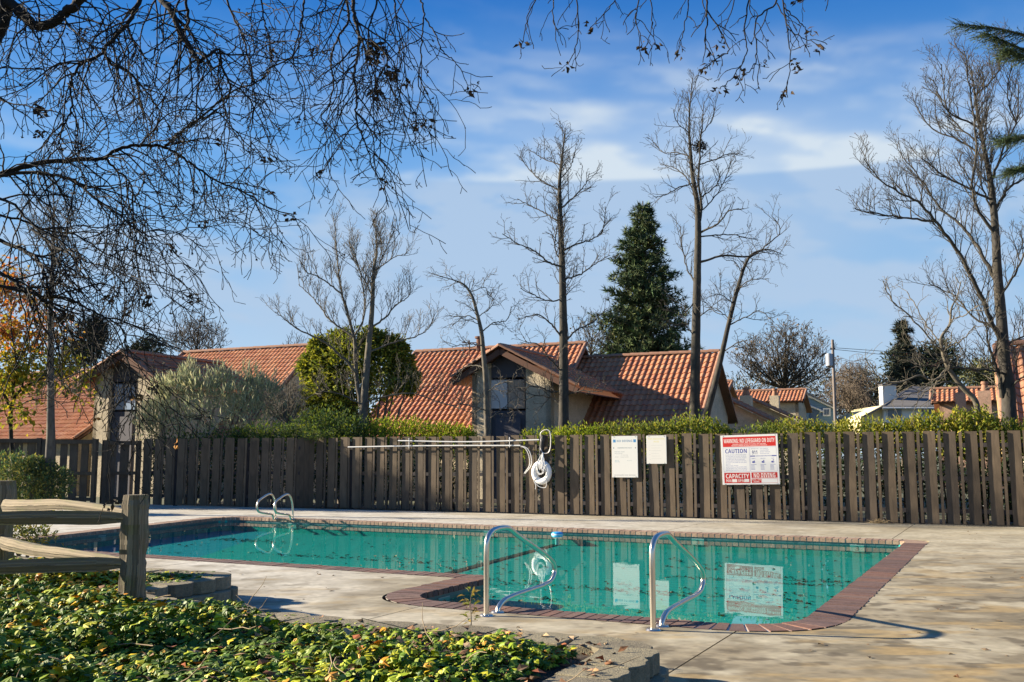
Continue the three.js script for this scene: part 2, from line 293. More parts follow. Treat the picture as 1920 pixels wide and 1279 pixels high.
{
  const shell = struct('pool_shell');
  const w = new GB(), N = 260, st = rs.step * rs.n / N;
  for (let k = 0; k < N; k++) { const a = rs.get(k * st), b = rs.get((k + 1) * st), na = rs.nrm(k * st), nb = rs.nrm((k + 1) * st); a.addScaledVector(na, 0.03); b.addScaledVector(nb, 0.03); w.quad(uv(b.x, b.y, -0.4), uv(a.x, a.y, -0.4), uv(a.x, a.y, -0.062), uv(b.x, b.y, -0.062)); }
  struct('pool_wall', w.geo(), M.plaster, shell);
  const f = new GB(), fd = new GB();
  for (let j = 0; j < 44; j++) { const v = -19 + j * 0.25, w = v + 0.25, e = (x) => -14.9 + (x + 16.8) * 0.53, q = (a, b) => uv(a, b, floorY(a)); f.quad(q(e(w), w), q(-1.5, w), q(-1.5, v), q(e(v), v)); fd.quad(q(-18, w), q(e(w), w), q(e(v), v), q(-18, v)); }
  struct('pool_floor', f.geo(), M.plaster, shell); struct('deep_floor', fd.geo(), M.deep, shell);  // level floor; the deep end's darkness is painted into the bluer plaster
  struct('entry_step', planUV(prism([V2(-5.7, -9.2), V2(-1.83, -9.2), V2(-1.83, -8.74), V2(-5.7, -8.74)], -0.33, -0.24)), M.plaster, shell);
  // the dark tile line across the floor where the slope begins
  const ln = new GB(); for (let k = 0; k < 26; k++) { const v = -18.6 + k * 0.297, y = floorY(-7.3) + 0.008; ln.box(uv(-7.55 + (v + 10.9) * 0.115, v + 0.145, y), PU.clone().multiplyScalar(0.075), V3(0, 0.006, 0), PV.clone().multiplyScalar(0.142)); }
  struct('marker_line', ln.geo(), M.black, shell);
  // glazed tiles at the waterline
  const tr = resample(inner, 0.153), rest = new GB();
  for (let k = 0; k < tr.n; k++) {
    const a = tr.get(k * tr.step + 0.003), b = tr.get((k + 1) * tr.step - 0.003), na = tr.nrm(k * tr.step), nb = tr.nrm((k + 1) * tr.step); a.addScaledVector(na, 0.022); b.addScaledVector(nb, 0.022);
    const far = a.y < -18.3, gb = far ? new GB() : rest;
    gb.quad(uv(b.x, b.y, -0.215), uv(a.x, a.y, -0.215), uv(a.x, a.y, -0.064), uv(b.x, b.y, -0.064));
    if (far) struct('waterline_tile', gb.geo(), M.tile, shell);
  }
  struct('tile_band', rest.geo(), M.tile, shell).userData.kind = 'stuff';
  // white depth tiles
  const num = (s) => { const cv = document.createElement('canvas'); cv.width = 96; cv.height = 64; const x = cv.getContext('2d'); x.fillStyle = '#8ba09c'; x.fillRect(0, 0, 96, 64); x.fillStyle = '#10181c'; x.font = 'bold 54px sans-serif'; x.textAlign = 'center'; x.textBaseline = 'middle'; x.fillText(s, 48, 34); const t = new THREE.CanvasTexture(cv); t.colorSpace = THREE.SRGBColorSpace; return std(0xffffff, { map: t, roughness: 0.35 }); };
  const m5 = num('5'), m3 = num('3');
  for (const [x, y, side, m] of [[545, 974, 'far', m5], [893, 990, 'far', m5], [1304, 1002, 'far', m3], [1604, 1013, 'far', m3], [858, 1105, 'notch', m3], [200, 996, 'left', m5]]) {
    const p = ground(x, y, 0), u = p.dot(PU), v = p.dot(PV), g = new THREE.BoxGeometry(0.24, 0.12, 0.012), q = struct('depth_tile', g, m, shell);
    if (side === 'far') { q.position.copy(uv(u, -18.632, -0.155)); q.rotation.y = -A27; }
    if (side === 'notch') { q.position.copy(uv(-5.762, v, -0.155)); q.rotation.y = -A27 + Math.PI / 2; }
    if (side === 'left') { const k = (v + 18.62) / 7.72; q.position.copy(uv(lerp(-17.4, -15.6, k) - 0.012, v, -0.155)); q.rotation.y = -A27 + Math.PI / 2 - 0.229; }
  }
}
{ // the water, a still surface
  const big = inner.map((p, i) => { const a = inner[(i + inner.length - 1) % inner.length], b = inner[(i + 1) % inner.length], t = b.clone().sub(a).normalize(); return p.clone().addScaledVector(V2(t.y, -t.x), 0.06); });
  const g = planUV(new THREE.ShapeGeometry(shapeOf(big.map((p) => V2(p.x, -p.y)))).rotateX(-Math.PI / 2).translate(0, WATER_Y, 0).rotateY(-A27), 1);
  const ripple = tex(512, 512, (u, v) => fbm(u * 6, v * 6, 4, 6, 6), false, [0.25, 0.25]);
  const m = new THREE.MeshPhysicalMaterial({ color: lin(0.42, 0.9, 0.86), roughness: 0.0, transmission: 1, thickness: 0, ior: 1.33, specularIntensity: 0.8, bumpMap: ripple, bumpScale: 0.0012 });
  const w = struct('water', g, m);
}
const litter = (n, place, cols, s0, s1, lift = 0.004, flat = 0.35) => {   // curled dead leaves
  const gb = new GB();
  for (let i = 0; i < n; i++) { const p = place(); if (!p) continue; const a = rr(0, 6.28), d = V3(Math.cos(a), rr(-0.1, flat), Math.sin(a)).normalize(), nn = UP.clone().addScaledVector(dirs(), flat).normalize(); p.y += lift; const s = rr(s0, s1); gb.leaf(p, d, nn, s, s * rr(0.5, 0.9), tint(cols[Math.floor(R() * cols.length)], 0.3), rr(-0.2, 0.35)); }
  return gb;
};
{
  const cols = [[0.02, 0.024, 0.012], [0.03, 0.028, 0.012], [0.015, 0.026, 0.014]], drift = [];
  for (let i = 0; i < 26; i++) drift.push([rr(-16.5, -2), rr(-17.8, -10), rr(0.5, 1.6), rr(0.06, 0.3)]);
  for (let i = 0; i < 10; i++) drift.push([rr(-5, -2.2), rr(-13.5, -9.9), rr(0.4, 1.2), rr(0.15, 0.4)]);
  const gb = litter(1700, () => { const k = drift[Math.floor(R() * R() * drift.length)]; const g = () => rr(-1, 1) + rr(-1, 1); let u = k[0] + g() * k[2], v = k[1] + g() * k[3]; if (R() < 0.1) { u = rr(-17, -2); v = rr(-18.4, -11); } if (u < -15.6 || u > -1.9 || v < -18.5 || v > (u < -5.6 ? -11 : -9.9)) return null; return uv(u, v, floorY(u)); }, cols, 0.04, 0.1, 0.01, 0.1);
  tag(solo('sunken_leaves', '', '', gb.geo(), M.dull), 'dark drifts of fallen leaves lying under the water of the pool', 'leaf litter', null, 'stuff');
  const fl = litter(110, () => { const u = rr(-16.5, -2), v = rr(-18.3, -9); if (v > -11.1 && u < -5.4) return null; return uv(u, v, WATER_Y); }, [[0.16, 0.09, 0.04], [0.3, 0.22, 0.1], [0.1, 0.08, 0.04]], 0.03, 0.07, 0.004, 0.1);
  tag(solo('floating_leaves', '', '', fl.geo(), M.dull), 'scattered small brown leaves floating on the pool water', 'leaf litter', null, 'stuff');
  const dk = litter(420, () => { const x = rr(-9, 9), z = rr(-20, -4), p = V3(x, 0, z), u = p.dot(PU), v = p.dot(PV); if (u > -18.3 && u < -1.3 && v < -8.3 && !(u < -6.3 && v > -10.4)) return null; return p; }, [[0.14, 0.075, 0.035], [0.22, 0.14, 0.07], [0.08, 0.05, 0.03]], 0.025, 0.07, 0.003, 0.25);
  tag(solo('fallen_leaves', '', '', dk.geo(), M.dull), 'thin scatter of small dry brown leaves on the concrete pool deck', 'leaf litter', null, 'stuff');
}
// ---------------------------------------------------------------- the board fence round the pool
const FR0 = ground(589, 952.4), FRX = ground(1900, 988), FL0 = ground(262, 947.6), FL1 = ground(558, 953.2);
const FR1 = FR0.clone().addScaledVector(FRX.clone().sub(FR0).normalize(), 21.6);
const along = (a, b) => b.clone().sub(a).normalize();
const facing = (a, b) => { const d = along(a, b); return V3(-d.z, 0, d.x); };   // towards the pool
function board(c, d, n, w, th, h, lean, twist) {   // one upright board with a slight warp; c its foot's middle
  const gb = new GB(), K = 6, rows = [], col = W1; const wob = [rr(-1, 1), rr(-1, 1), rr(-1, 1)], su = rr(0, 3), sv = rr(0, 3);
  for (let k = 0; k <= K; k++) {
    const y = h * k / K, a = twist * (k / K - 0.5) + wob[0] * 0.012 * Math.sin(k * 1.3 + wob[1] * 3), dd = d.clone().applyAxisAngle(UP, a), nn = n.clone().applyAxisAngle(UP, a);
    const m = c.clone().addScaledVector(d, lean * y).addScaledVector(n, wob[2] * 0.004 * Math.sin(k * 0.9 + wob[0])).setY(c.y + y);
    rows.push([m.clone().addScaledVector(dd, -w / 2).addScaledVector(nn, th / 2), m.clone().addScaledVector(dd, w / 2).addScaledVector(nn, th / 2), m.clone().addScaledVector(dd, w / 2).addScaledVector(nn, -th / 2), m.clone().addScaledVector(dd, -w / 2).addScaledVector(nn, -th / 2)]);
  }
  for (let k = 0; k < K; k++) for (let s = 0; s < 4; s++) { const t = (s + 1) % 4; gb.quad(rows[k][s], rows[k][t], rows[k + 1][t], rows[k + 1][s], col, [su, sv + h * k / K]); }
  gb.quad(rows[K][0], rows[K][1], rows[K][2], rows[K][3]); gb.quad(rows[0][3], rows[0][2], rows[0][1], rows[0][0]);
  return gb.geo();
}
function boardFence(a, b, label, o = {}) {
  const t = thing('wood_fence', label, 'fence'), d = along(a, b), n = facing(a, b), L = a.distanceTo(b), per = o.per || 0.42, mats = o.mats || M.board, H = o.h || 2.0;
  for (const y of [0.3, 1.0, 1.72]) { const g = new GB(); g.box(a.clone().lerp(b, 0.5).addScaledVector(n, -0.05).setY(y), d.clone().multiplyScalar(L / 2), V3(0, 0.045, 0), n.clone().multiplyScalar(0.019)); part('rail', g.geo(), M.dark[1], t); }
  for (let s = 1.2; s < L; s += 2.52) { const g = new GB(); g.box(a.clone().addScaledVector(d, s).addScaledVector(n, -0.115).setY(0.93), d.clone().multiplyScalar(0.045), V3(0, 0.95, 0), n.clone().multiplyScalar(0.045)); part('post', g.geo(), M.dark[1], t); }
  for (let s = 0.16; s < L - 0.1; s += per) {
    const f = (q) => a.clone().addScaledVector(d, q).setY(0.025), lean = -(o.lean ?? 0.004) + rr(-0.006, 0.006), m = () => mats[Math.floor(R() * mats.length)];
    part('board', board(f(s + rr(-0.008, 0.008)).addScaledVector(n, -0.02), d, n, 0.245, 0.02, H + rr(-0.012, 0.012), lean, rr(-0.02, 0.02)), m(), t);
    if (s + per / 2 < L) part('slat', board(f(s + 0.2 + rr(-0.008, 0.008)).addScaledVector(n, 0.02), d, n, 0.06, 0.024, H + rr(-0.015, 0.01), lean + rr(-0.004, 0.004), rr(-0.03, 0.03)), m(), t);
  }
  return t;
}
boardFence(FR0, FR1, 'long brown fence of alternating wide and narrow boards that carries the pool signs', {});
boardFence(FL0, FL1, 'shaded run of wide and narrow fence boards left of the corner by the ladder', { lean: 0 });
{ // the short return between the two runs
  const t = thing('wood_fence', 'short dark return panel at the fence corner behind the pool ladder', 'fence'), a = FL1, b = FR0.clone().addScaledVector(along(FL1, FR0), 0.02), d = along(a, b), n = facing(a, b), L = a.distanceTo(b);
  a.clone(); for (let s = 0.1; s < L; s += 0.15) part('board', board(a.clone().addScaledVector(d, s).addScaledVector(n, -0.06).setY(0.02), d, n, 0.145, 0.02, 2, 0, 0), M.board[1], t);
  const g = new GB(); g.box(a.clone().addScaledVector(n, -0.1).setY(1), d.clone().multiplyScalar(0.05), V3(0, 0.99, 0), n.clone().multiplyScalar(0.05)); part('post', g.geo(), M.board[1], t);
}
{ // far left: a fence seen from its framed side, with a gate leaf standing ajar
  const a = ground(-120, 949), b = ground(72, 948.5), c = ground(178, 950.5), d4 = ground(258, 947.4);
  const framed = (p, q, label, cat, name, H) => {
    const t = thing(name, label, cat), d = along(p, q), n = facing(p, q), L = p.distanceTo(q);
    for (const y of [0.22, 0.98, H - 0.06]) { const g = new GB(); g.box(p.clone().lerp(q, 0.5).addScaledVector(n, 0.03).setY(y), d.clone().multiplyScalar(L / 2), V3(0, y > 1.5 ? 0.06 : 0.05, 0), n.clone().multiplyScalar(0.035)); part('rail', g.geo(), M.board[1], t); }
    for (const s of [0.06, L - 0.06]) { const g = new GB(); g.box(p.clone().addScaledVector(d, s).addScaledVector(n, 0.03).setY(H / 2), d.clone().multiplyScalar(0.06), V3(0, H / 2 + 0.02, 0), n.clone().multiplyScalar(0.06)); part('post', g.geo(), M.board[1], t); }
    for (let s = 0.3; s < L - 0.12; s += 0.4) part('board', board(p.clone().addScaledVector(d, s + rr(-0.02, 0.02)).addScaledVector(n, -0.03).setY(0.06), d, n, rr(0.24, 0.3), 0.02, H - 0.08, rr(-0.004, 0.004), 0.01), M.board[Math.floor(R() * 4)], t);
    return t;
  };
  framed(a, b, 'shaded board fence at the far left behind the leafy bush', 'fence', 'wood_fence', 2.02);
  framed(b.clone().addScaledVector(along(b, c), 0.1), c, 'dark wooden gate with a pale top rail between the bush and the fence', 'gate', 'wooden_gate', 1.98);
  framed(c.clone().addScaledVector(along(c, d4), 0.14), d4, 'dark fence panel with a mid rail, right of the wooden gate', 'fence', 'wood_fence', 1.95);
}

// ---------------------------------------------------------------- signs
const FN = facing(FR0, FR1), FD = along(FR0, FR1);
const onFence = (x, y, off = 0.06) => onPlane(FR0.clone().addScaledVector(FN, off), FD, UP, x, y);
function makeSign(name, label, tl, tr, bl, px, draw, back) {
  const A = onFence(...tl), B = onFence(...tr), C = onFence(...bl), w = A.distanceTo(B), h = A.y - C.y, cv = document.createElement('canvas');
  cv.width = px[0]; cv.height = px[1]; draw(cv.getContext('2d'), px[0], px[1]);
  const t = new THREE.CanvasTexture(cv); t.colorSpace = THREE.SRGBColorSpace; t.anisotropy = 8;
  const g = thing(name, label, 'sign', A.clone().add(B).multiplyScalar(0.5).add(V3(0, -h / 2, 0)), 'signs on the pool fence'); delete g.userData.group;
  g.rotation.y = -Math.atan2(FD.z, FD.x); g.rotation.z = Math.atan2(B.y - A.y, w);
  part('panel', new RoundedBoxGeometry(w, h, 0.012, 2, 0.005), std(lin(0.62, 0.62, 0.6), { roughness: 0.5 }), g);
  const face = part('sign_face', new THREE.PlaneGeometry(w - 0.012, h - 0.012), std(lin(0.74, 0.74, 0.74), { map: t, roughness: 0.45 }), g); face.position.z = 0.0085;
  for (const [sx, sy] of [[-1, 1], [1, 1], [-1, -1], [1, -1]]) { const s = part('screw', new THREE.CylinderGeometry(0.009, 0.009, 0.006, 10), M.steel, g); s.rotation.x = Math.PI / 2; s.position.set(sx * (w / 2 - 0.06), sy * (h / 2 - 0.02), 0.011); }
  return g;
}
const lines = (x, X, Y, W, n, dy, col, fs, words) => { x.fillStyle = col; x.font = fs + 'px sans-serif'; x.textAlign = 'left'; for (let i = 0; i < n; i++) x.fillText(words[i % words.length], X, Y + i * dy, W); };
makeSign('warning_sign', 'large red, white and blue warning sign reading WARNING NO LIFEGUARD ON DUTY', [1352, 817], [1459, 813.5], [1357, 909.5], [1080, 900], (x, W, H) => {
  x.fillStyle = '#f1f1ef'; x.fillRect(0, 0, W, H);
  x.fillStyle = '#d9281c'; x.fillRect(34, 30, W - 68, 180); x.fillStyle = '#f6efe9'; x.textAlign = 'center';
  x.font = 'bold 104px sans-serif'; x.fillText('WARNING: NO LIFEGUARD ON DUTY', W / 2, 138, W - 110);
  x.font = 'bold 25px sans-serif'; x.fillText('CHILDREN UNDER THE AGE OF 14 SHALL NOT USE POOL', W / 2, 172, 640); x.fillText('WITHOUT A PARENT OR ADULT GUARDIAN IN ATTENDANCE', W / 2, 199, 680);
  x.strokeStyle = '#7d86b8'; x.lineWidth = 4; x.strokeRect(34, 226, 500, 440); x.strokeRect(550, 226, 496, 440);
  x.fillStyle = '#2a3a9e'; x.font = 'bold 104px sans-serif'; x.fillText('CAUTION', 284, 326, 430);
  lines(x, 76, 366, 400, 11, 28, '#5a68a8', 23, ['DO NOT USE POOL ALONE OR WHEN UNDER', 'THE INFLUENCE OF ALCOHOL OR DRUGS', 'NO RUNNING OR ROUGH PLAY ON DECK', 'CHILDREN MUST BE ACCOMPANIED', 'SHOWER BEFORE ENTERING THE POOL', 'NO GLASS CONTAINERS IN POOL AREA', 'NO PETS', 'POOL CLOSES AT DUSK']);
  x.fillStyle = '#46507e'; x.textAlign = 'center'; x.font = 'bold 96px sans-serif'; x.fillText('911', 642, 354, 110); x.font = '22px sans-serif'; x.fillText('EMERGENCY CALL', 642, 262, 150);
  lines(x, 740, 262, 280, 4, 30, '#5a68a8', 22, ['POOL ADDRESS', 'PHONE NUMBER', 'NEAREST HOSPITAL', 'POLICE AND FIRE']);
  x.fillStyle = '#2a3a9e'; x.fillRect(552, 378, 92, 18); x.fillRect(952, 378, 92, 18); x.font = 'bold 23px sans-serif'; x.textAlign = 'center'; x.fillText('CARDIOPULMONARY RESUSCITATION', 798, 395, 290);
  [610, 790, 970].forEach((cx, i) => { x.fillStyle = '#2a3a9e'; x.beginPath(); x.ellipse(cx, 500, 30, 12, 0, 0, 6.3); x.fill(); x.beginPath(); x.arc(cx + 12, 478 - 6 * i, 11, 0, 6.3); x.fill(); x.fillRect(cx - 26, 482, 30, 14); x.font = '22px sans-serif'; x.fillText(['AIRWAY', 'BREATHE', 'PUMP'][i], cx, 440, 110); for (let k = 0; k < 5; k++) { x.fillStyle = '#7f89bb'; x.fillRect(cx - 52, 538 + k * 22, 104 - (k * 37) % 40, 8); } });
  x.fillStyle = '#c9241c'; x.fillRect(34, 684, 500, 190); x.fillRect(556, 684, 490, 100); x.fillRect(556, 796, 180, 78); x.strokeStyle = '#c9241c'; x.strokeRect(740, 798, 304, 74);
  x.fillStyle = '#f6efe9'; x.textAlign = 'center'; x.font = 'bold 112px sans-serif'; x.fillText('CAPACITY', 284, 786, 450); x.fillText('NO DIVING', 800, 776, 420);
  x.font = 'bold 66px sans-serif'; x.fillText('POOL', 122, 852, 110); x.fillText('SPA', 352, 852, 110); x.fillRect(182, 800, 96, 56); x.fillRect(412, 800, 96, 56);
  x.font = 'bold 34px sans-serif'; x.fillText('POOL / SPA', 646, 830, 165); x.fillText('HOURS', 646, 864, 110);
});
makeSign('pool_rules_sign', 'tall white sign headed NO DIVING with faded blue print', [1147, 818], [1195.5, 817.3], [1149, 895.5], [560, 880], (x, W, H) => {
  x.fillStyle = '#f0f0ea'; x.fillRect(0, 0, W, H);
  x.fillStyle = '#4f97cf'; x.fillRect(28, 70, 58, 62); x.fillRect(W - 86, 70, 58, 62); x.textAlign = 'center'; x.font = 'bold 66px sans-serif'; x.fillStyle = '#6f93b4'; x.fillText('NO DIVING', W / 2, 124, 360);
  x.fillStyle = '#5d7686'; x.fillRect(28, 240, 22, 22); x.fillRect(W - 52, 240, 22, 22); x.font = 'bold 27px sans-serif'; x.fillText('SWIMMING POOL RULES', W / 2, 260, 400);
  lines(x, 56, 345, 240, 2, 38, '#9aa7ab', 30, ['PERSONS USING', 'POOL DO SO']); lines(x, 200, 415, 200, 1, 30, '#a9afb0', 26, ['AT OWN RISK']); lines(x, 60, 456, 380, 1, 30, '#97a0a2', 26, ['HOURS      10 AM TO 8 PM']);
  lines(x, 60, 530, 110, 2, 28, '#6fa9b8', 26, ['ADULTS', 'ONLY NO']); lines(x, 330, 532, 150, 1, 30, '#a5b4b8', 24, ['NO GLASS']);
  x.fillStyle = '#8c9296'; x.textAlign = 'center'; x.font = 'bold 27px sans-serif'; x.fillText('THE MANAGEMENT IS NOT RESPONSIBLE', W / 2, 842, 480);
});
makeSign('faded_sign', 'small white sign with almost bleached out pale yellow print', [1212, 817], [1249.5, 816.5], [1214, 870], [440, 600], (x, W, H) => {
  x.fillStyle = '#f0eee6'; x.fillRect(0, 0, W, H); x.textAlign = 'center'; x.fillStyle = '#eadf9c'; x.font = 'bold 42px sans-serif'; x.fillText('POOL REGULATIONS', W / 2, 82, 370); x.fillText('RULES', W / 2, 142, 150);
  for (let k = 0; k < 6; k++) { x.fillStyle = '#dcdcd6'; x.fillRect(100, 200 + k * 58, 250 - (k * 53) % 80, 9); } x.fillStyle = '#8e8e88'; for (const y of [310, 400, 500]) x.fillRect(66, y, 10, 10);
});

// ---------------------------------------------------------------- life ring, skimmer and hook on the fence
{
  const bar = (pts, r, sides = 10, n = 24) => { const g = new GB(); g.tube(smooth(pts, n), () => r, sides); return g; };
  // leaf skimmer: long sagging pole and a net frame hanging at its end
  const t = thing('pool_skimmer', 'upper white pole on the fence with a leaf net hanging at its right end', 'pool skimmer');
  part('pole', bar([onFence(746.5, 826.5, 0.09), onFence(880, 828.5, 0.09), onFence(1011, 824.8, 0.09)], 0.018).geo(), M.white, t);
  const fr = [[1014, 823], [1014, 812], [1021, 806.5], [1029, 807], [1032, 814], [1031.5, 842], [1027, 849.5], [1018, 849], [1014, 842], [1014, 823]].map(([x, y]) => onFence(x, y, 0.1));
  part('net_frame', bar(fr, 0.013, 8, 60).geo(), std(lin(0.62, 0.58, 0.54), { roughness: 0.4, metalness: 0.3 }), t);
    const nb = new GB(); nb.tube(smooth([onFence(1019, 816, 0.05), onFence(1017, 832, 0.07), onFence(1015, 852, 0.05), onFence(1015.5, 858, 0.04)], 10), (q) => lerp(0.075, 0.045, q), 9, W1, 0.9); part('net_bag', nb.geo(), M.black, t);
  // rescue hook
  const h = thing('rescue_hook', 'lower white pole along the fence with a curved crook at its right end', 'rescue hook');
  part('pole', bar([onFence(652.5, 838.5, 0.1), onFence(800, 836, 0.1), onFence(976, 835.6, 0.1)], 0.019).geo(), M.white, h);
  for (const o of [0, 4]) part('crook', bar([onFence(975, 836, 0.1), onFence(985 + o, 841, 0.1), onFence(992 + o, 856, 0.1), onFence(993 + o * 0.8, 872, 0.1), onFence(983 + o * 0.5, 888, 0.1)], 0.012, 8).geo(), M.white, h);
  for (const [x, y0, y1] of [[767, 823, 840], [955.5, 821, 838]]) {
    const b = solo('pole_bracket', x < 800 ? 'left white bracket that holds both poles on the fence' : 'right white bracket that holds both poles on the fence', 'bracket', bar([onFence(x, y0, 0), onFence(x, y0, 0.13), onFence(x, (y0 + y1) / 2, 0.13), onFence(x, y1, 0.13), onFence(x, y1, 0)], 0.011, 7).geo(), M.white);
  }
  // life ring with its rope
  const rc = onFence(1015.5, 886, 0.13), g = thing('life_ring', 'white life ring hanging on the brown fence beside the skimmer net', 'life ring', rc); g.rotation.y = -Math.atan2(FD.z, FD.x);
  const ring = part('ring', new THREE.TorusGeometry(0.205, 0.078, 16, 48), std(lin(0.8, 0.8, 0.78), { roughness: 0.55 }), g); ring.scale.set(1, 1.12, 1);
  const rope = new GB(), top = V3(0.03, 0.5, -0.03);
  R = mulberry(21);
  for (let k = 0; k < 12; k++) { const a = rr(-0.6, 0.6), b = V3(Math.sin(a) * 0.24 + rr(-0.03, 0.03), Math.cos(a) * 0.22 - rr(0, 0.06), 0.08); rope.tube(smooth([top.clone().add(dirs(0.012)), V3(lerp(top.x, b.x, 0.6) + rr(-0.02, 0.02), lerp(top.y, b.y, 0.5), 0.05), b, V3(b.x * 0.7, b.y - 0.12, 0.1)], 8), () => 0.0075, 5); }
  for (let k = 0; k < 5; k++) rope.tube(smooth([V3(-0.1 + rr(-0.02, 0.02), 0.12, 0.085), V3(rr(-0.06, 0), rr(-0.06, 0.0), 0.1), V3(rr(0.03, 0.1), rr(-0.05, 0.02), 0.1), V3(0.12, 0.13, 0.085)], 10), () => 0.007, 5);
  rope.tube(smooth([V3(-0.19, -0.22, 0.06), V3(-0.05, -0.36, 0.05), V3(0.13, -0.38, 0.04), V3(0.17, -0.2, 0.06)], 16), () => 0.009, 6);
  rope.tube(smooth([V3(-0.19, -0.22, 0.06), V3(-0.14, -0.32, 0.06), V3(-0.15, -0.43, 0.05)], 8), () => 0.009, 6);
  part('rope', rope.geo(), std(lin(0.72, 0.72, 0.7), { roughness: 0.9 }), g);
  for (let k = 0; k < 4; k++) { const a = k * Math.PI / 2 + 0.8, b = part('strap', new THREE.TorusGeometry(0.083, 0.008, 6, 18), std(lin(0.66, 0.66, 0.62), { roughness: 0.9 }), g); b.position.set(Math.cos(a) * 0.205, Math.sin(a) * 0.23, 0); b.rotation.set(Math.PI / 2, a - Math.PI / 2 + Math.PI / 2, 0, 'ZYX'); b.rotation.set(0, 0, 0); b.quaternion.setFromUnitVectors(V3(0, 0, 1), V3(-Math.sin(a), Math.cos(a), 0)); }
  const hook = new GB(); hook.tube(smooth([onFence(1013, 849, 0), onFence(1013, 849, 0.09), onFence(1014, 845, 0.12)], 8), () => 0.03, 8); solo('ring_hanger', 'dark peg on the fence that the life ring hangs from', 'hook', hook.geo(), M.black);
}

// ---------------------------------------------------------------- handrails, ladder, chlorinator
function rail(x, y, prof, label) {
  const B = ground(x, y), t = thing('pool_handrail', label, 'handrail', B), P = prof.map(([d, h]) => PV.clone().multiplyScalar(-d).setY(h));
  const g = new GB(); g.tube(smooth(P, 90), () => 0.0255, 14); part('tube', g.geo(), M.steel, t);
  for (const q of [P[0], P[P.length - 1]]) { const e = part('flange', new THREE.CylinderGeometry(0.055, 0.066, 0.014, 24), M.steel, t); e.position.set(q.x, 0.008, q.z); }
  return t;
}
const HR = [[0, -0.02], [0, 0.35], [0, 0.6], [0.015, 0.69], [0.07, 0.745], [0.16, 0.772], [0.4, 0.775], [0.48, 0.755], [0.62, 0.695], [1.2, 0.475], [1.38, 0.395], [1.49, 0.33], [1.52, 0.25], [1.44, 0.175], [1.28, 0.14], [0.9, 0.125], [0.5, 0.11], [0.33, 0.088], [0.24, 0.04], [0.22, -0.02]];
rail(912, 1155, HR, 'left polished steel handrail at the near edge of the pool');
rail(1225, 1182, HR, 'right polished steel handrail at the near edge of the pool');
{
  const B = ground(549, 973.5), t = thing('pool_ladder', 'pair of polished steel grab rail loops for a ladder at the far pool edge', 'ladder', B), prof = [[0, -0.02], [0.01, 0.2], [0.04, 0.38], [0.1, 0.52], [0.19, 0.585], [0.28, 0.585], [0.48, 0.51], [0.6, 0.45], [0.655, 0.38], [0.665, 0.28], [0.62, 0.2], [0.52, 0.165], [0.3, 0.13], [0.13, 0.1], [0.09, 0.04], [0.08, -0.02]];
  for (const s of [0, -0.52]) { const P = prof.map(([d, h]) => PV.clone().multiplyScalar(d).addScaledVector(PU, s).setY(h)); const g = new GB(); g.tube(smooth(P, 60), () => 0.024, 12); part('rail_tube', g.geo(), M.steel, t); const e = part('flange', new THREE.CylinderGeometry(0.06, 0.07, 0.016, 20), M.steel, t); e.position.copy(PU.clone().multiplyScalar(s).setY(0.009)); }
  void t;
}
{
  const p = ground(1045, 1005, WATER_Y - 0.03), t = thing('chlorine_floater', 'small round blue and white chlorine floater on the water by the far edge', 'pool float', p);
  part('float_cap', new THREE.LatheGeometry([[0, 0.085], [0.06, 0.083], [0.1, 0.075], [0.115, 0.06], [0.115, 0.042]].map((q) => V2(...q)), 28), std(lin(0.05, 0.33, 0.72), { roughness: 0.35 }), t);
  part('float_body', new THREE.LatheGeometry([[0.115, 0.042], [0.125, 0.03], [0.122, 0], [0.1, -0.03], [0.05, -0.05], [0.045, -0.18], [0, -0.18]].map((q) => V2(...q)), 28), std(lin(0.65, 0.75, 0.8), { roughness: 0.35 }), t);
}
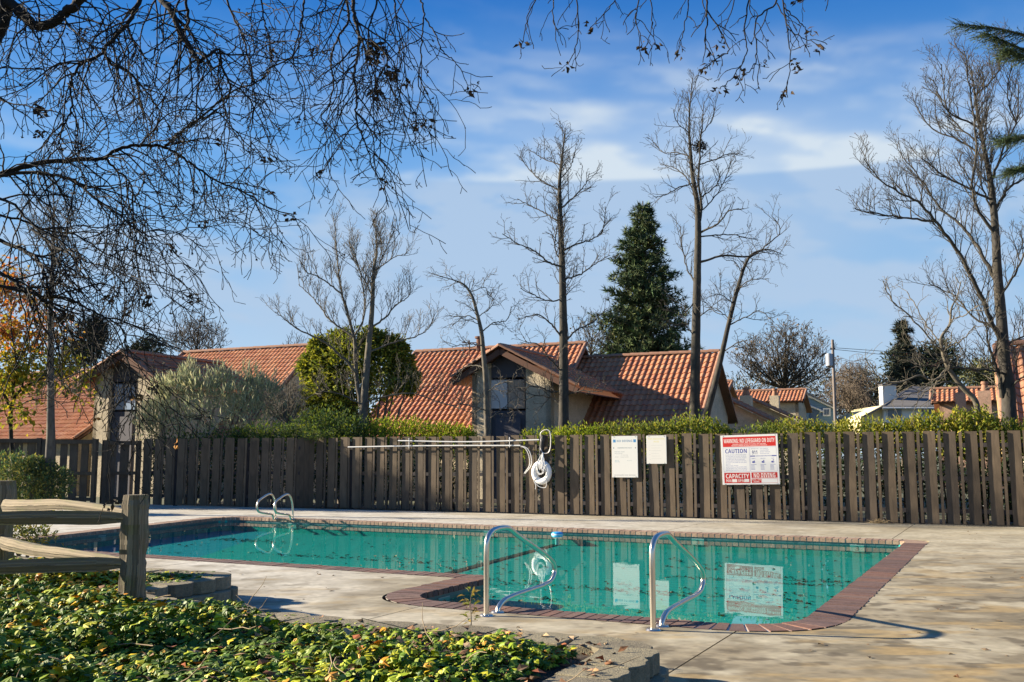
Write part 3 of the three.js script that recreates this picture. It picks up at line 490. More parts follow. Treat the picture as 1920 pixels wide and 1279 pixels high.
// ---------------------------------------------------------------- the planting bed: block wall, soil, ivy, split rail fence
const BEDH = 0.27;
const edge = smooth([[-9.5, -14.2], [-5.38, -11.75], [-3.95, -10.86], [-3.1, -10.5], [-2.93, -10.3], [-3.02, -9.95], [-3.42, -9.12], [-3.25, -8.8], [-2.4, -8.25], [-1.63, -7.72], [-1.0, -7.4], [-0.38, -7.2], [0.46, -6.78], [0.74, -6.66], [0.86, -6.45], [0.78, -6.15], [0.6, -5.75], [0.38, -5.3], [0.22, -4.9], [0.15, -4.4], [0.1, -3.2]].map(([x, z]) => V3(x, 0, z)), 260);
{
  const t = thing('garden_wall', 'low curved retaining wall of mossy grey concrete blocks round the ivy bed', 'retaining wall');
  const L = [0]; for (let i = 1; i < edge.length; i++) L.push(L[i - 1] + edge[i].distanceTo(edge[i - 1]));
  const get = (s) => { let k = 1; while (k < L.length - 1 && L[k] < s) k++; return edge[k - 1].clone().lerp(edge[k], clamp((s - L[k - 1]) / (L[k] - L[k - 1]), 0, 1)); };
  R = mulberry(5);
  for (let c = 0; c < 2; c++) for (let s = c ? 0.15 : 0; s < L[L.length - 1] - 0.32; s += 0.312) {
    const a = get(s + 0.003), b = get(s + 0.309), d = along(a, b), out = V3(d.z, 0, -d.x), w = a.distanceTo(b), off = (c ? 0 : 0.075) + rr(-0.012, 0.012), h = 0.125 + rr(-0.004, 0.002);
    // plan of a wall block: split outer face with bevelled corners, narrower at the back
    const pl = [[-0.5, 0.03], [-0.32, 0.075], [-0.1, 0.085 + rr(-0.012, 0.012)], [0.12, 0.085 + rr(-0.012, 0.012)], [0.32, 0.075], [0.5, 0.03], [0.43, -0.28], [-0.43, -0.28]].map(([x, y]) => V2(x * w, -(y + off)));
    const g = new THREE.ExtrudeGeometry(new THREE.Shape(pl), { depth: h - 0.012, bevelEnabled: true, bevelSize: 0.006, bevelThickness: 0.006, bevelSegments: 1, curveSegments: 1 });
    g.rotateX(-Math.PI / 2); g.translate(0, 0.006, 0); planUV(g, 0.6, V3(rr(0, 9), 0, rr(0, 9)));
    const m = part('block', g, M.block[Math.floor(R() * 3)], t), mid = a.clone().lerp(b, 0.5);
    m.position.set(mid.x, c * 0.127, mid.z); m.rotation.set(rr(-0.01, 0.01), Math.atan2(-d.z, d.x), rr(-0.012, 0.012));
    m.rotation.y += Math.PI;
  }
}
const bedPts = [...edge.map((p) => V2(p.x, p.z)), V2(-14, -3.2), V2(-14, -16)];
const inBed = (x, z) => { let c = false; for (let i = 0, j = bedPts.length - 1; i < bedPts.length; j = i++) { const a = bedPts[i], b = bedPts[j]; if ((a.y > z) !== (b.y > z) && x < (b.x - a.x) * (z - a.y) / (b.y - a.y) + a.x) c = !c; } return c; };
const edgeDist = (x, z) => { let d = 9; for (let i = 0; i < edge.length; i += 3) d = Math.min(d, Math.hypot(edge[i].x - x, edge[i].z - z)); return d; };
const bedY = (x, z) => 0.185 + 0.105 * sstep(edgeDist(x, z), 0.15, 1.3) + 0.05 * (fbm(x * 1.2 + 40, z * 1.2 + 40, 3) - 0.5);
{
  const gb = new GB(), s = 0.16;
  for (let x = -12; x < 1; x += s) for (let z = -14; z < -3.2; z += s) { if (!inBed(x + s / 2, z + s / 2) || edgeDist(x + s / 2, z + s / 2) < 0.08) continue; const q = (a, b) => V3(a, bedY(a, b), b); gb.quad(q(x, z + s), q(x + s, z + s), q(x + s, z), q(x, z), W1, [x, z]); }
  struct('soil', gb.geo(), M.soil);
}
{ // ivy: thousands of lobed leaves in mounds, thinner and browner towards the wall
  R = mulberry(11);
  const iv = new GB(), lobes = [[0, 0], [-0.3, 0.02], [-0.62, 0.28], [-0.3, 0.42], [-0.42, 0.74], [-0.12, 0.66], [0, 1.05], [0.12, 0.66], [0.42, 0.74], [0.3, 0.42], [0.62, 0.28], [0.3, 0.02]];
  const G = [[0.1, 0.16, 0.008], [0.17, 0.24, 0.01], [0.28, 0.34, 0.013], [0.06, 0.115, 0.01], [0.38, 0.4, 0.018]], Yl = [[0.5, 0.46, 0.02], [0.6, 0.42, 0.02], [0.38, 0.38, 0.03], [0.6, 0.28, 0.03]];
  let made = 0;
  for (let k = 0; k < 190000 && made < 46000; k++) {
    const x = rr(-8.5, 0.9), z = -3.4 - 9.5 * Math.pow(R(), 0.9), e = edgeDist(x, z); if (!inBed(x, z) || e < (x > 0 ? 0.42 : x > -1 ? 0.2 : 0.07)) continue;
    if (Math.abs(x) > -z * 0.58 + 0.6) continue;
    const cover = fbm(x * 0.9 + 7, z * 0.9 + 3, 4), gap = sstep(cover, 0.56, 0.4) * sstep(x, -1.6, 0.7) * 0.6 + 0.35 * sstep(cover, 0.43, 0.34) + sstep(e, 0.45, 0.1) * 0.25; if (R() < gap) continue;
    const mound = 0.16 * sstep(e, 0.2, 1.1) * sstep(fbm(x * 1.6 + 17, z * 1.6 + 31, 3), 0.35, 0.7), y = bedY(x, z) + 0.02 + R() * (0.05 + mound), len = 0.03 + 0.06 * Math.pow(R(), 1.5), a = rr(0, 6.283), til = rr(-0.35, 0.6);
    const d = V3(Math.cos(a), -0.15 + rr(-0.3, 0.3), Math.sin(a)).normalize(), n = V3(rr(-1.1, 0.3), 1, rr(-0.4, 0.7)).normalize(), s = d.clone().cross(n).normalize(), up = s.clone().cross(d).normalize();
    const yel = fbm(x * 1.3 + 60, z * 1.3 + 11, 3), shade = sstep(fbm(x * 1.1 + 90, z * 1.1 + 20, 3), 0.38, 0.6), cc = R() < 0.05 + 0.16 * sstep(-x, 0.5, 3) * sstep(-z, 7, 5) + 0.24 * sstep(yel, 0.5, 0.72) ? Yl[Math.floor(R() * 4)]   : R() < 0.72 * (1 - shade) ? G[R() < 0.5 ? 0 : 3] : G[Math.floor(R() * 5)], col = tint(cc, 0.3);
    const P = lobes.map(([lx, ly]) => V3(x, y, z).addScaledVector(d, ly * len).addScaledVector(s, lx * len).addScaledVector(up, -Math.abs(lx) * len * 0.35 - ly * ly * len * 0.2)), mid = V3(x, y, z).addScaledVector(d, len * 0.4).addScaledVector(up, 0.004);
    for (let i = 0; i < 12; i++) iv.tri(mid, P[i], P[(i + 1) % 12], col);
    made++;
  }
  tag(solo('ivy', '', '', iv.geo(), M.ivy), 'ground cover of green and yellowing ivy filling the raised bed in the foreground', 'ivy', null, 'stuff');
  const br = litter(7000, () => { const x = rr(-7, 0.9), z = rr(-12, -3.4); if (!inBed(x, z)) return null; const e = edgeDist(x, z); if (R() > 0.35 + sstep(x, -2.5, 0.3) * 0.65 || e < 0.1 && R() < 0.8) return null; return V3(x, bedY(x, z) + rr(0, 0.07), z); }, [[0.16, 0.075, 0.03], [0.27, 0.15, 0.07], [0.1, 0.055, 0.03], [0.38, 0.24, 0.13], [0.3, 0.09, 0.03]], 0.04, 0.09, 0.01, 0.6);
  tag(solo('dead_leaves', '', '', br.geo(), M.dull), 'curled brown dead leaves lying among the ivy and along the block wall', 'leaf litter', null, 'stuff');
  const tw = new GB(); for (let k = 0; k < 150; k++) { const x = rr(-6, 0.7), z = rr(-9.5, -4); if (!inBed(x, z)) continue; const p = V3(x, bedY(x, z) + rr(0.03, 0.12), z), d = V3(rr(-1, 1), rr(-0.1, 0.25), rr(-1, 1)).normalize(); const q = [p]; for (let i = 0; i < 4; i++) { d.add(dirs(0.3)).normalize(); q.push(q[i].clone().addScaledVector(d, rr(0.05, 0.13))); } tw.tube(q, (w) => lerp(0.004, 0.0015, w), 4); }
  tag(solo('dry_stems', '', '', tw.geo(), std(lin(0.3, 0.22, 0.13))), 'thin dry stems poking out of the ivy bed', 'stems', null, 'stuff');
}
function sprig(name, label, cat, p, h, n, cols, l, spread, stemCol = [0.2, 0.16, 0.1]) {
  const t = thing(name, label, cat, p), st = new GB(), lf = new GB(), q = [V3(0, 0, 0)]; const d = V3(rr(-0.2, 0.2), 1, rr(-0.2, 0.2)).normalize(); for (let i = 0; i < 5; i++) { d.add(dirs(0.15)).normalize(); q.push(q[i].clone().addScaledVector(d, h / 5)); }
  st.tube(q, (w) => lerp(0.005, 0.002, w), 5, stemCol);
  for (let i = 0; i < n; i++) { const w = rr(0.15, 1), b = q[Math.floor(w * 4.99)].clone().lerp(q[Math.floor(w * 4.99) + 1], w * 5 % 1), dd = dirs().setY(rr(-0.2, 0.8)).normalize(); lf.leaf(b.addScaledVector(dd, rr(0, spread)), dd, UP.clone().add(dirs(0.5)).normalize(), l * rr(0.7, 1.3), l * 0.5, tint(cols[Math.floor(R() * cols.length)], 0.25)); }
  part('stem', st.geo(), M.dull, t); part('leaves', lf.geo(), M.leaf, t);
}
sprig('weed', 'small yellow green weed at the foot of the left near handrail', 'weed', V3(-0.3, 0.2, -7.3), 0.3, 34, [[0.2, 0.22, 0.03], [0.28, 0.2, 0.04]], 0.055, 0.05);
{ // weathered split rail fence
  R = mulberry(33);
  const P1 = V3(-3.215, 0, -8.46), P2 = V3(-5.5, 0, -10.74), P0 = V3(-7.2, 0, -7.75);
  const t = thing('split_rail_fence', 'weathered split rail fence of rough grey posts and rails in the ivy at left', 'fence', P1.clone().setY(0));
  const rel = (p) => p.clone().sub(P1);
  const rough = (pts, prof, seed, wscale) => {   // hewn timber: an uneven polygon carried along a line
    const gb = new GB(), n = 26, C = smooth(pts, n), K = prof.length, rings = []; let ref = UP.clone();
    C.forEach((c, i) => { const d = along(C[Math.max(0, i - 1)], C[Math.min(n, i + 1)]); if (Math.abs(d.y) > 0.9) ref = V3(0, 0, 1); const b = d.clone().cross(ref).normalize(), a = b.clone().cross(d); const k = wscale ? wscale(i / n) : [1, 1]; rings.push(prof.map(([x, y], j) => { const q = 1 + 0.26 * (fbm(i * 0.22 + j * 7 + seed, seed * 3.1, 2) - 0.5) + 0.09 * (hash(i * 13 + seed, j) - 0.5); return c.clone().addScaledVector(b, x * q * k[0]).addScaledVector(a, y * q * k[1]); })); });
    for (let i = 0; i < n; i++) for (let j = 0; j < K; j++) { const l = (j + 1) % K; const a = rings[i][j], b = rings[i + 1][j], c = rings[i + 1][l], d = rings[i][l]; gb.quad(a, b, c, d, W1, [i * 0.095 + seed, j * 0.11]); }
    for (const [rg, s] of [[rings[0], 1], [rings[n], -1]]) for (let j = 1; j < K - 1; j++) s > 0 ? gb.tri(rg[0], rg[j], rg[j + 1]) : gb.tri(rg[0], rg[j + 1], rg[j]);
    return gb.geo();
  };
  const post = [[-0.095, -0.07], [-0.06, -0.1], [0.02, -0.085], [0.085, -0.1], [0.1, 0.02], [0.075, 0.085], [-0.02, 0.1], [-0.09, 0.06]];
  part('post', rough([V3(0, 0.05, 0), V3(0.01, 0.6, 0), V3(0.005, 1.135, 0)], post, 1, (q) => [q > 0.95 ? 0.86 : 1, q > 0.95 ? 0.86 : 1]), M.wood, t);
  part('post', rough([rel(P2).setY(0.05), rel(P2).setY(0.6), rel(P2).add(V3(0, 1.2, 0))], post, 2, (q) => [q > 0.95 ? 0.86 : 1, 1]), M.wood, t);
  const log = [[-0.028, -0.058], [0.033, -0.054], [0.042, 0.0], [0.028, 0.05], [-0.032, 0.058], [-0.046, 0.0]], taper = (q) => { const e = Math.min(1, 0.55 + 6 * Math.min(q, 1 - q)); return [e, e]; };
  const A = rel(P0), B = rel(P2);
  part('rail', rough([V3(0.02, 0.945, 0.03), A.clone().multiplyScalar(0.3).setY(0.95), A.clone().multiplyScalar(0.65).setY(0.94), A.clone().setY(0.95)], log, 3, taper), M.wood, t);
  part('rail', rough([V3(0.02, 0.57, 0.03), A.clone().multiplyScalar(0.3).setY(0.55), A.clone().multiplyScalar(0.65).setY(0.53), A.clone().setY(0.55)], log, 4, taper), M.wood, t);
  const wide = (q) => { const e = Math.min(1, 0.5 + 5 * Math.min(q, 1 - q)); return [e * lerp(0.85, 1.6, q), e * lerp(0.65, 1.25, q)]; };
  part('rail', rough([V3(-0.02, 0.97, -0.06), B.clone().multiplyScalar(0.45).setY(1.0), B.clone().multiplyScalar(0.75).setY(0.96), B.clone().multiplyScalar(1.03).setY(0.93)], log, 5, wide), M.wood, t);
  part('rail', rough([V3(-0.02, 0.56, -0.06), B.clone().multiplyScalar(0.4).setY(0.55), B.clone().multiplyScalar(0.75).setY(0.53), B.clone().multiplyScalar(1.03).setY(0.56)], log, 6, wide), M.wood, t);
}
// ---------------------------------------------------------------- houses
function slab(pts, off) {   // a flat polygon with thickness; off runs from its front to its back
  const gb = new GB(), n = pts.length, q = pts.map((p) => p.clone().add(off)); const nrm = off.clone().negate().normalize(), e1 = along(pts[0], pts[1]), e2 = nrm.clone().cross(e1);
  const flat = pts.map((p) => V2(p.clone().sub(pts[0]).dot(e1), p.clone().sub(pts[0]).dot(e2))), tr = THREE.ShapeUtils.triangulateShape(flat, []);
  const vs = (P, N) => P.map((p, i) => gb.v(p, N, flat[i].x, flat[i].y, W1)), a = vs(pts, nrm), b = vs(q, off.clone().normalize());
  for (const t of tr) { gb.i.push(a[t[0]], a[t[1]], a[t[2]], b[t[0]], b[t[2]], b[t[1]]); }
  for (let i = 0; i < n; i++) { const j = (i + 1) % n; gb.quad(pts[i], q[i], q[j], pts[j]); }
  return gb.geo();
}
const TILE = [[0.41, 0.182, 0.098], [0.44, 0.2, 0.108], [0.385, 0.165, 0.092], [0.44, 0.215, 0.125], [0.365, 0.155, 0.092], [0.415, 0.19, 0.108]];
function tiles(P, u, L, d, S, pitch = 0.235, expo = 0.33, amp = 0.036) {   // curved clay tiles in overlapping courses below a ridge corner P
  const gb = new GB(), n = u.clone().cross(d).normalize(); if (n.y < 0) n.negate();
  const nc = Math.round(S / expo), nt = Math.round(L / pitch), K = 7, prof = (s) => s < 0.64 ? amp * Math.sin(Math.PI * s / 0.64) : -0.01 * Math.sin(Math.PI * (s - 0.64) / 0.36);
  for (let j = 0; j < nc; j++) for (let i = 0; i < nt; i++) {
    const col = tint(TILE[Math.floor(R() * TILE.length)], 0.1), lift = rr(-0.006, 0.008), sh = rr(-0.012, 0.012), t0 = j * expo + sh, t1 = (j + 1) * expo + 0.03 + sh, q = (k, t, h) => P.clone().addScaledVector(u, (i + k / K) * L / nt).addScaledVector(d, t).addScaledVector(n, h);
    for (let k = 0; k < K; k++) { const h0 = prof(k / K), h1 = prof((k + 1) / K); gb.quad(q(k, t1, h0 + 0.036 + lift), q(k + 1, t1, h1 + 0.036 + lift), q(k + 1, t0, h1), q(k, t0, h0), col); gb.quad(q(k, t1, h0 - 0.01), q(k + 1, t1, h1 - 0.01), q(k + 1, t1, h1 + 0.036 + lift), q(k, t1, h0 + 0.036 + lift), col); }
  }
  return gb.geo();
}
function ridgeCaps(roof, a, b, r = 0.11, step = 0.4) {
  const d = along(a, b), L = a.distanceTo(b), n = Math.max(1, Math.round(L / step)), g = new THREE.CylinderGeometry(r, r * 1.12, L / n + 0.03, 10, 1, true, -Math.PI / 2, Math.PI);
  const X = d.clone().negate(), Zz = UP.clone().addScaledVector(d, -d.y).normalize(), m4 = new THREE.Matrix4().makeBasis(X.clone().cross(Zz).negate(), d.clone(), Zz);
  const capMat = M.cap.clone(); capMat.side = THREE.DoubleSide;
  for (let i = 0; i < n; i++) { const m = part('ridge_tile', g, capMat, roof); m.quaternion.setFromRotationMatrix(m4); m.position.copy(a).addScaledVector(d, (i + 0.5) * L / n).y += 0.02 + (i % 2) * 0.006; }
}
function hitY(P, D, y) { // walk down D from P until the photograph row y
  let lo = 0, hi = 14; const row = (s) => { const p = P.clone().addScaledVector(D, s).sub(V3(0, EYE, 0)); const yy = p.y * CP + p.z * SP, zz = -p.y * SP + p.z * CP; return 639.5 - F * yy / -zz; };
  for (let i = 0; i < 40; i++) { const m = (lo + hi) / 2; row(m) < y ? lo = m : hi = m; } return lo;
}
const GY = -0.3;
// a row house with its ridge along HU: front roof plane, back roof plane, walls under both
function rowHouse(t, PL, PR, S, pitch, o = {}) {
  const u = along(PL, PR), f = o.f || HV, D = f.clone().addScaledVector(UP, -pitch).normalize(), DB = f.clone().negate().addScaledVector(UP, -pitch).normalize(), L = PL.distanceTo(PR), SB = o.back ?? S;
  const roof = part('roof', tiles(PL, u, L, D, S, o.tp, o.te, o.amp), M.roofmat, t, 'stuff');
  part('roof_slope', slab([PL.clone(), PR.clone(), PR.clone().addScaledVector(DB, SB), PL.clone().addScaledVector(DB, SB)], V3(0, -0.1, 0)), M.cap, t);
  if (o.caps !== false) ridgeCaps(roof, PL, PR, 0.11, o.capStep);
  if (o.verge !== false) { for (const [p, s] of [[PR, 1], [PL, -1]]) ridgeCaps(roof, p.clone().addScaledVector(u, s * 0.05), p.clone().addScaledVector(u, s * 0.05).addScaledVector(D, S), 0.085, 0.36); }
  const wm = o.wall || M.stucco, ins = 0.45, eF = PL.clone().addScaledVector(D, S - ins), eFR = PR.clone().addScaledVector(D, S - ins), eB = PL.clone().addScaledVector(DB, SB - ins), eBR = PR.clone().addScaledVector(DB, SB - ins);
  const low = (p) => p.clone().setY(GY), dn = (p) => p.clone().add(V3(0, -0.1, 0)), iu = u.clone().multiplyScalar(0.35);
  part('wall', slab([low(eF).add(iu), low(eFR).sub(iu), dn(eFR).sub(iu), dn(eF).add(iu)], f.clone().multiplyScalar(-0.2)), wm, t);
  part('gable_wall', slab([low(eFR).sub(iu), low(eBR).sub(iu), dn(eBR).sub(iu), dn(PR).sub(iu), dn(eFR).sub(iu)], u.clone().multiplyScalar(-0.2)), wm, t);
  part('gable_wall', slab([low(eF).add(iu), dn(eF).add(iu), dn(PL).add(iu), dn(eB).add(iu), low(eB).add(iu)], u.clone().multiplyScalar(0.2)), wm, t);
  for (const p of [PR, PL]) { const b = new GB(), q = p.clone().addScaledVector(u, p === PR ? -0.02 : 0.02); b.tube([q.clone().add(V3(0, -0.16, 0)), q.clone().addScaledVector(D, S).add(V3(0, -0.16, 0))], () => 0.085, 4); part('barge_board', b.geo(), M.fascia, t); }
  const ev = new GB(); ev.tube([PL.clone().addScaledVector(D, S - 0.06).add(V3(0, -0.12, 0)), PR.clone().addScaledVector(D, S - 0.06).add(V3(0, -0.12, 0))], () => 0.07, 4); part('eave_board', ev.geo(), M.fascia, t);
  return { roof, D, u };
}
// a gabled bay standing forward of the row: piers, dark recessed panel, window with two panes, tiled roof of its own
function bay(t, A, el, er, depth, walls, o) {
  const eL = onPlane(A, HU, UP, ...el), eR = onPlane(A, HU, UP, ...er), back = HV.clone().multiplyScalar(-1), over = HV.clone().multiplyScalar(0.0);
  for (const [e, nm] of [[eL, -1], [eR, 1]]) {
    const d = along(A, e), S = A.distanceTo(e); const P = nm > 0 ? A.clone().addScaledVector(back, depth) : A.clone(), u = nm > 0 ? HV.clone() : back.clone();
    const rf = part('bay_roof', tiles(P, u, depth, d, S, 0.235, 0.33), M.roofmat, t, 'stuff');
    ridgeCaps(rf, A.clone().addScaledVector(HV, 0.04), e.clone().addScaledVector(HV, 0.04), 0.1, 0.36);
    const b = new GB(), k = UP.clone().multiplyScalar(-0.17); b.box(A.clone().lerp(e, 0.5).add(k).addScaledVector(HV, 0.0), d.clone().multiplyScalar(S / 2), d.clone().cross(HV).normalize().multiplyScalar(0.1), HV.clone().multiplyScalar(0.05)); part('barge_board', b.geo(), M.fascia, t);
    part('soffit', slab([A.clone().add(k), e.clone().add(k), e.clone().add(k).addScaledVector(back, depth), A.clone().add(k).addScaledVector(back, depth)], V3(0, -0.04, 0)), M.fascia, t);
    if (nm > 0) ridgeCaps(rf, A.clone().addScaledVector(back, depth), A.clone(), 0.11, 0.4);
  }
  // wall plane set back under the gable
  const W = A.clone().addScaledVector(HV, -0.28), at2 = (x, y, off = 0) => onPlane(W.clone().addScaledVector(HV, off), HU, UP, x, y);
  const slopeY = (p) => { const q = p.clone().sub(W), s = q.dot(HU), e = s < 0 ? eL : eR, se = e.clone().sub(A).dot(HU); return A.y + (e.y - A.y) * s / se - 0.2; };
  const pier = (x0, x1, name, mat, off, yTop, yBot, thick = 0.3) => { const a = at2(x0, 760, off), b = at2(x1, 760, off), tops = yTop ? [at2(x1, yTop, off).y, at2(x0, yTop, off).y] : [slopeY(b), slopeY(a)], bot = yBot ? at2(x0, yBot, off).y : GY; const P = [a.clone().setY(bot), b.clone().setY(bot), b.clone().setY(tops[0])]; const sa = a.clone().sub(W).dot(HU), sb = b.clone().sub(W).dot(HU); if (!yTop && sa < 0 && sb > 0) P.push(W.clone().addScaledVector(HV, off).setY(A.y - 0.2)); P.push(a.clone().setY(tops[1])); return part(name, slab(P, HV.clone().multiplyScalar(-thick)), mat, t); };
  pier(walls[0], walls[1], 'wall', M.stucco, 0); pier(walls[2], walls[3], 'wall', M.stucco, 0);
  pier(walls[1], walls[2], 'dark_panel', M.trim, -0.18, null, o.win[1] - 2);
  pier(walls[1], walls[2], 'dark_panel', M.trim, -0.18, o.win[3] + 2, null);
  pier(walls[1] + 12 * o.k, walls[2] - 10 * o.k, 'panel', std(lin(0.085, 0.082, 0.1), { roughness: 0.8 }), -0.13, o.win[3] + 16 * o.k, null, 0.05);
  const [x0, y0, x1, y1] = o.win, wp = pier(x0, x1, 'window', M.trim, -0.2, y0, y1, 0.12), mid = o.mid;
  const pane = (a, b, m) => { const p = [at2(a, y1 - 2, -0.17), at2(b, y1 - 2, -0.17), at2(b, y0 + 2, -0.17), at2(a, y0 + 2, -0.17)]; return part('pane', slab(p, HV.clone().multiplyScalar(-0.02)), m, wp); };
  pane(x0 + 1.5, mid - 1, o.pm[0]); pane(mid + 1, x1 - 1.5, o.pm[1]);
  if (o.half) part('pane', slab([at2(mid + 1, y1 - 2, -0.165), at2(x1 - 1.5, y1 - 2, -0.165), at2(x1 - 1.5, o.half, -0.165), at2(mid + 1, o.half, -0.165)], HV.clone().multiplyScalar(-0.02)), o.pm[2], wp);
  // side wall of the bay
  const sr = at2(walls[3], 760); part('wall', slab([sr.clone().setY(GY), sr.clone().setY(GY).addScaledVector(back, depth - 0.6), sr.clone().setY(slopeY(sr)).addScaledVector(back, depth - 0.6), sr.clone().setY(slopeY(sr))], HU.clone().multiplyScalar(-0.2)), M.stucco, t);
  const sl = at2(walls[0], 760); part('wall', slab([sl.clone().setY(GY), sl.clone().setY(slopeY(sl)), sl.clone().setY(slopeY(sl)).addScaledVector(back, depth - 0.6), sl.clone().setY(GY).addScaledVector(back, depth - 0.6)], HU.clone().multiplyScalar(0.2)), M.stucco, t);
}
const onRidge = (P, x) => { const q = ray(x, 0), k = q.x / q.z; void k; let lo = -60, hi = 60; const col = (s) => { const p = P.clone().addScaledVector(HU, s).sub(V3(0, EYE, 0)); return 960 + F * p.x / -(-p.y * SP + p.z * CP); }; for (let i = 0; i < 50; i++) { const m = (lo + hi) / 2; col(m) < x ? lo = m : hi = m; } return P.clone().addScaledVector(HU, lo); };
R = mulberry(101);
{
  const PR = at(1349, 661, -38), PL = onRidge(PR, 1062), t = thing('row_house', 'tile roofed house with gabled bay and dark panelled window behind the fence middle', 'house');
  rowHouse(t, PL, PR, 5.3, 0.84, { back: 4 });
  const QR = at(1097, 645, -40), QL = onRidge(QR, 781);
  rowHouse(t, QL, QR, 6.3, 0.84, { back: 5 });
  bay(t, at(938, 650, -34.6), [849, 710], [1083, 724], 5.0, [885, 917, 986, 1033], { win: [919, 711, 985, 768], mid: 952, k: 1, pm: [M.blind, std(lin(0.5, 0.38, 0.28), { map: T.board })] });
  for (const [x, y, n] of [[899, 640, 'vent_cap'], [880, 645, 'antenna']]) { const p = at(x, y, -41), g = new GB(); if (n === 'vent_cap') { g.tube([p.clone().setY(p.y - 0.4), p.clone().add(V3(0, 0.1, 0))], () => 0.13, 10); g.tube([p.clone().add(V3(0, 0.12, 0)), p.clone().add(V3(0, 0.2, 0))], () => 0.2, 10); } else { g.tube([p.clone().setY(p.y - 0.5), p.clone().add(V3(0, 0.15, 0))], () => 0.025, 6); g.tube([p.clone().add(V3(-0.3, 0.05, 0)), p.clone().add(V3(0.3, 0.05, 0))], () => 0.02, 6); } part(n, g.geo(), M.fascia, t); }
}
{
  const t = thing('row_house', 'long tile roofed house seen behind the grey green shrub left of the round tree', 'house'), PR = at(592, 648, -46), PL = onRidge(PR, 345);
  rowHouse(t, PL, PR, 7.0, 0.84, { back: 5, amp: 0.02 });
}
{
  const t = thing('row_house', 'house with gabled bay and blue grey window behind the far left fence', 'house'), PR = at(330, 672, -46), PL = onRidge(PR, -60);
  rowHouse(t, PL.setY(PL.y - 0.4), PR.setY(PR.y - 0.4), 6.6, 0.62, { back: 5, amp: 0.018 });
  bay(t, at(229, 660, -40), [143, 716], [303, 718], 6.0, [176, 203, 256, 300], { win: [206, 719, 255, 770], mid: 233, k: 0.7, pm: [std(lin(0.1, 0.12, 0.18), { roughness: 0.15 }), std(lin(0.12, 0.14, 0.2), { roughness: 0.15 }), std(lin(0.3, 0.38, 0.5), { roughness: 0.2 })], half: 756 });
}
function chimney(t, x, y0, y1, w, z, mat, pots) {
  const a = at(x, y0, z), b = at(x, y1, z), g = new GB(), hw = w / 2 * -z / F / 1.1; g.box(a.clone().lerp(b, 0.5), HU.clone().multiplyScalar(hw), V3(0, (a.y - b.y) / 2, 0), HV.clone().multiplyScalar(hw * 0.8));
  const c = part('chimney', g.geo(), mat, t); if (!pots) return; const k = new GB(); k.tube([a.clone(), a.clone().add(V3(0, 0.15, 0)), a.clone().add(V3(0, 0.3, 0))], (q) => hw * lerp(0.62, 0.5, q), 10); k.tube([a.clone().add(V3(0, 0.32, 0)), a.clone().add(V3(0, 0.44, 0))], (q) => hw * lerp(0.68, 0.55, q), 10); part('chimney_cap', k.geo(), M.cap, c);
}
{ // the cluster of tiled houses right of the middle
  const t = thing('row_house', 'pale stucco house with two chimneys and a tile roof, right of the leaning bare tree', 'house'), PR = at(1511, 731, -66), PL = onRidge(PR, 1372);
  const D = HV.clone().addScaledVector(UP, -0.5).normalize(); rowHouse(t, PL, PR, hitY(PR, D, 750), 0.5, { back: 3, te: 0.36 });
  chimney(t, 1453, 742, 775, 18, -60, M.stucco, true); chimney(t, 1399.5, 742, 785, 23, -52, M.stucco, true);
  const w = (x0, x1, ys, z, name, m = M.stucco) => part(name, slab([at(x0, 830, z), at(x1, 830, z), at(x1, ys[1], z), at(x0, ys[0], z)], V3(0, 0, -0.25)), m, t);
  const up = (a, b, z, th, name) => { const p = at(...a, z), q = at(...b, z), gb = tiles(p.clone().addScaledVector(HV, 0.25).addScaledVector(UP, 0.05), HV.clone().negate(), 3.2, along(p, q), p.distanceTo(q)); const r = part(name, gb, M.roofmat, t, 'stuff'); ridgeCaps(r, p.clone().addScaledVector(HV, 0.25), q.clone().addScaledVector(HV, 0.25), 0.13, 0.36); return r; };
  up([1344, 740], [1468, 800], -46, 1, 'roof'); w(1340, 1470, [741, 803], -46.2, 'wall'); up([1405, 748], [1490, 786], -53, 1, 'roof'); w(1396, 1492, [746, 788], -53.2, 'wall');
  const s = onRidge(at(1372, 716, -56), 1345); const R2 = at(1372, 716, -56); rowHouse(t, s, R2, hitY(R2, D, 745), 0.5, { back: 2, te: 0.36 });
}
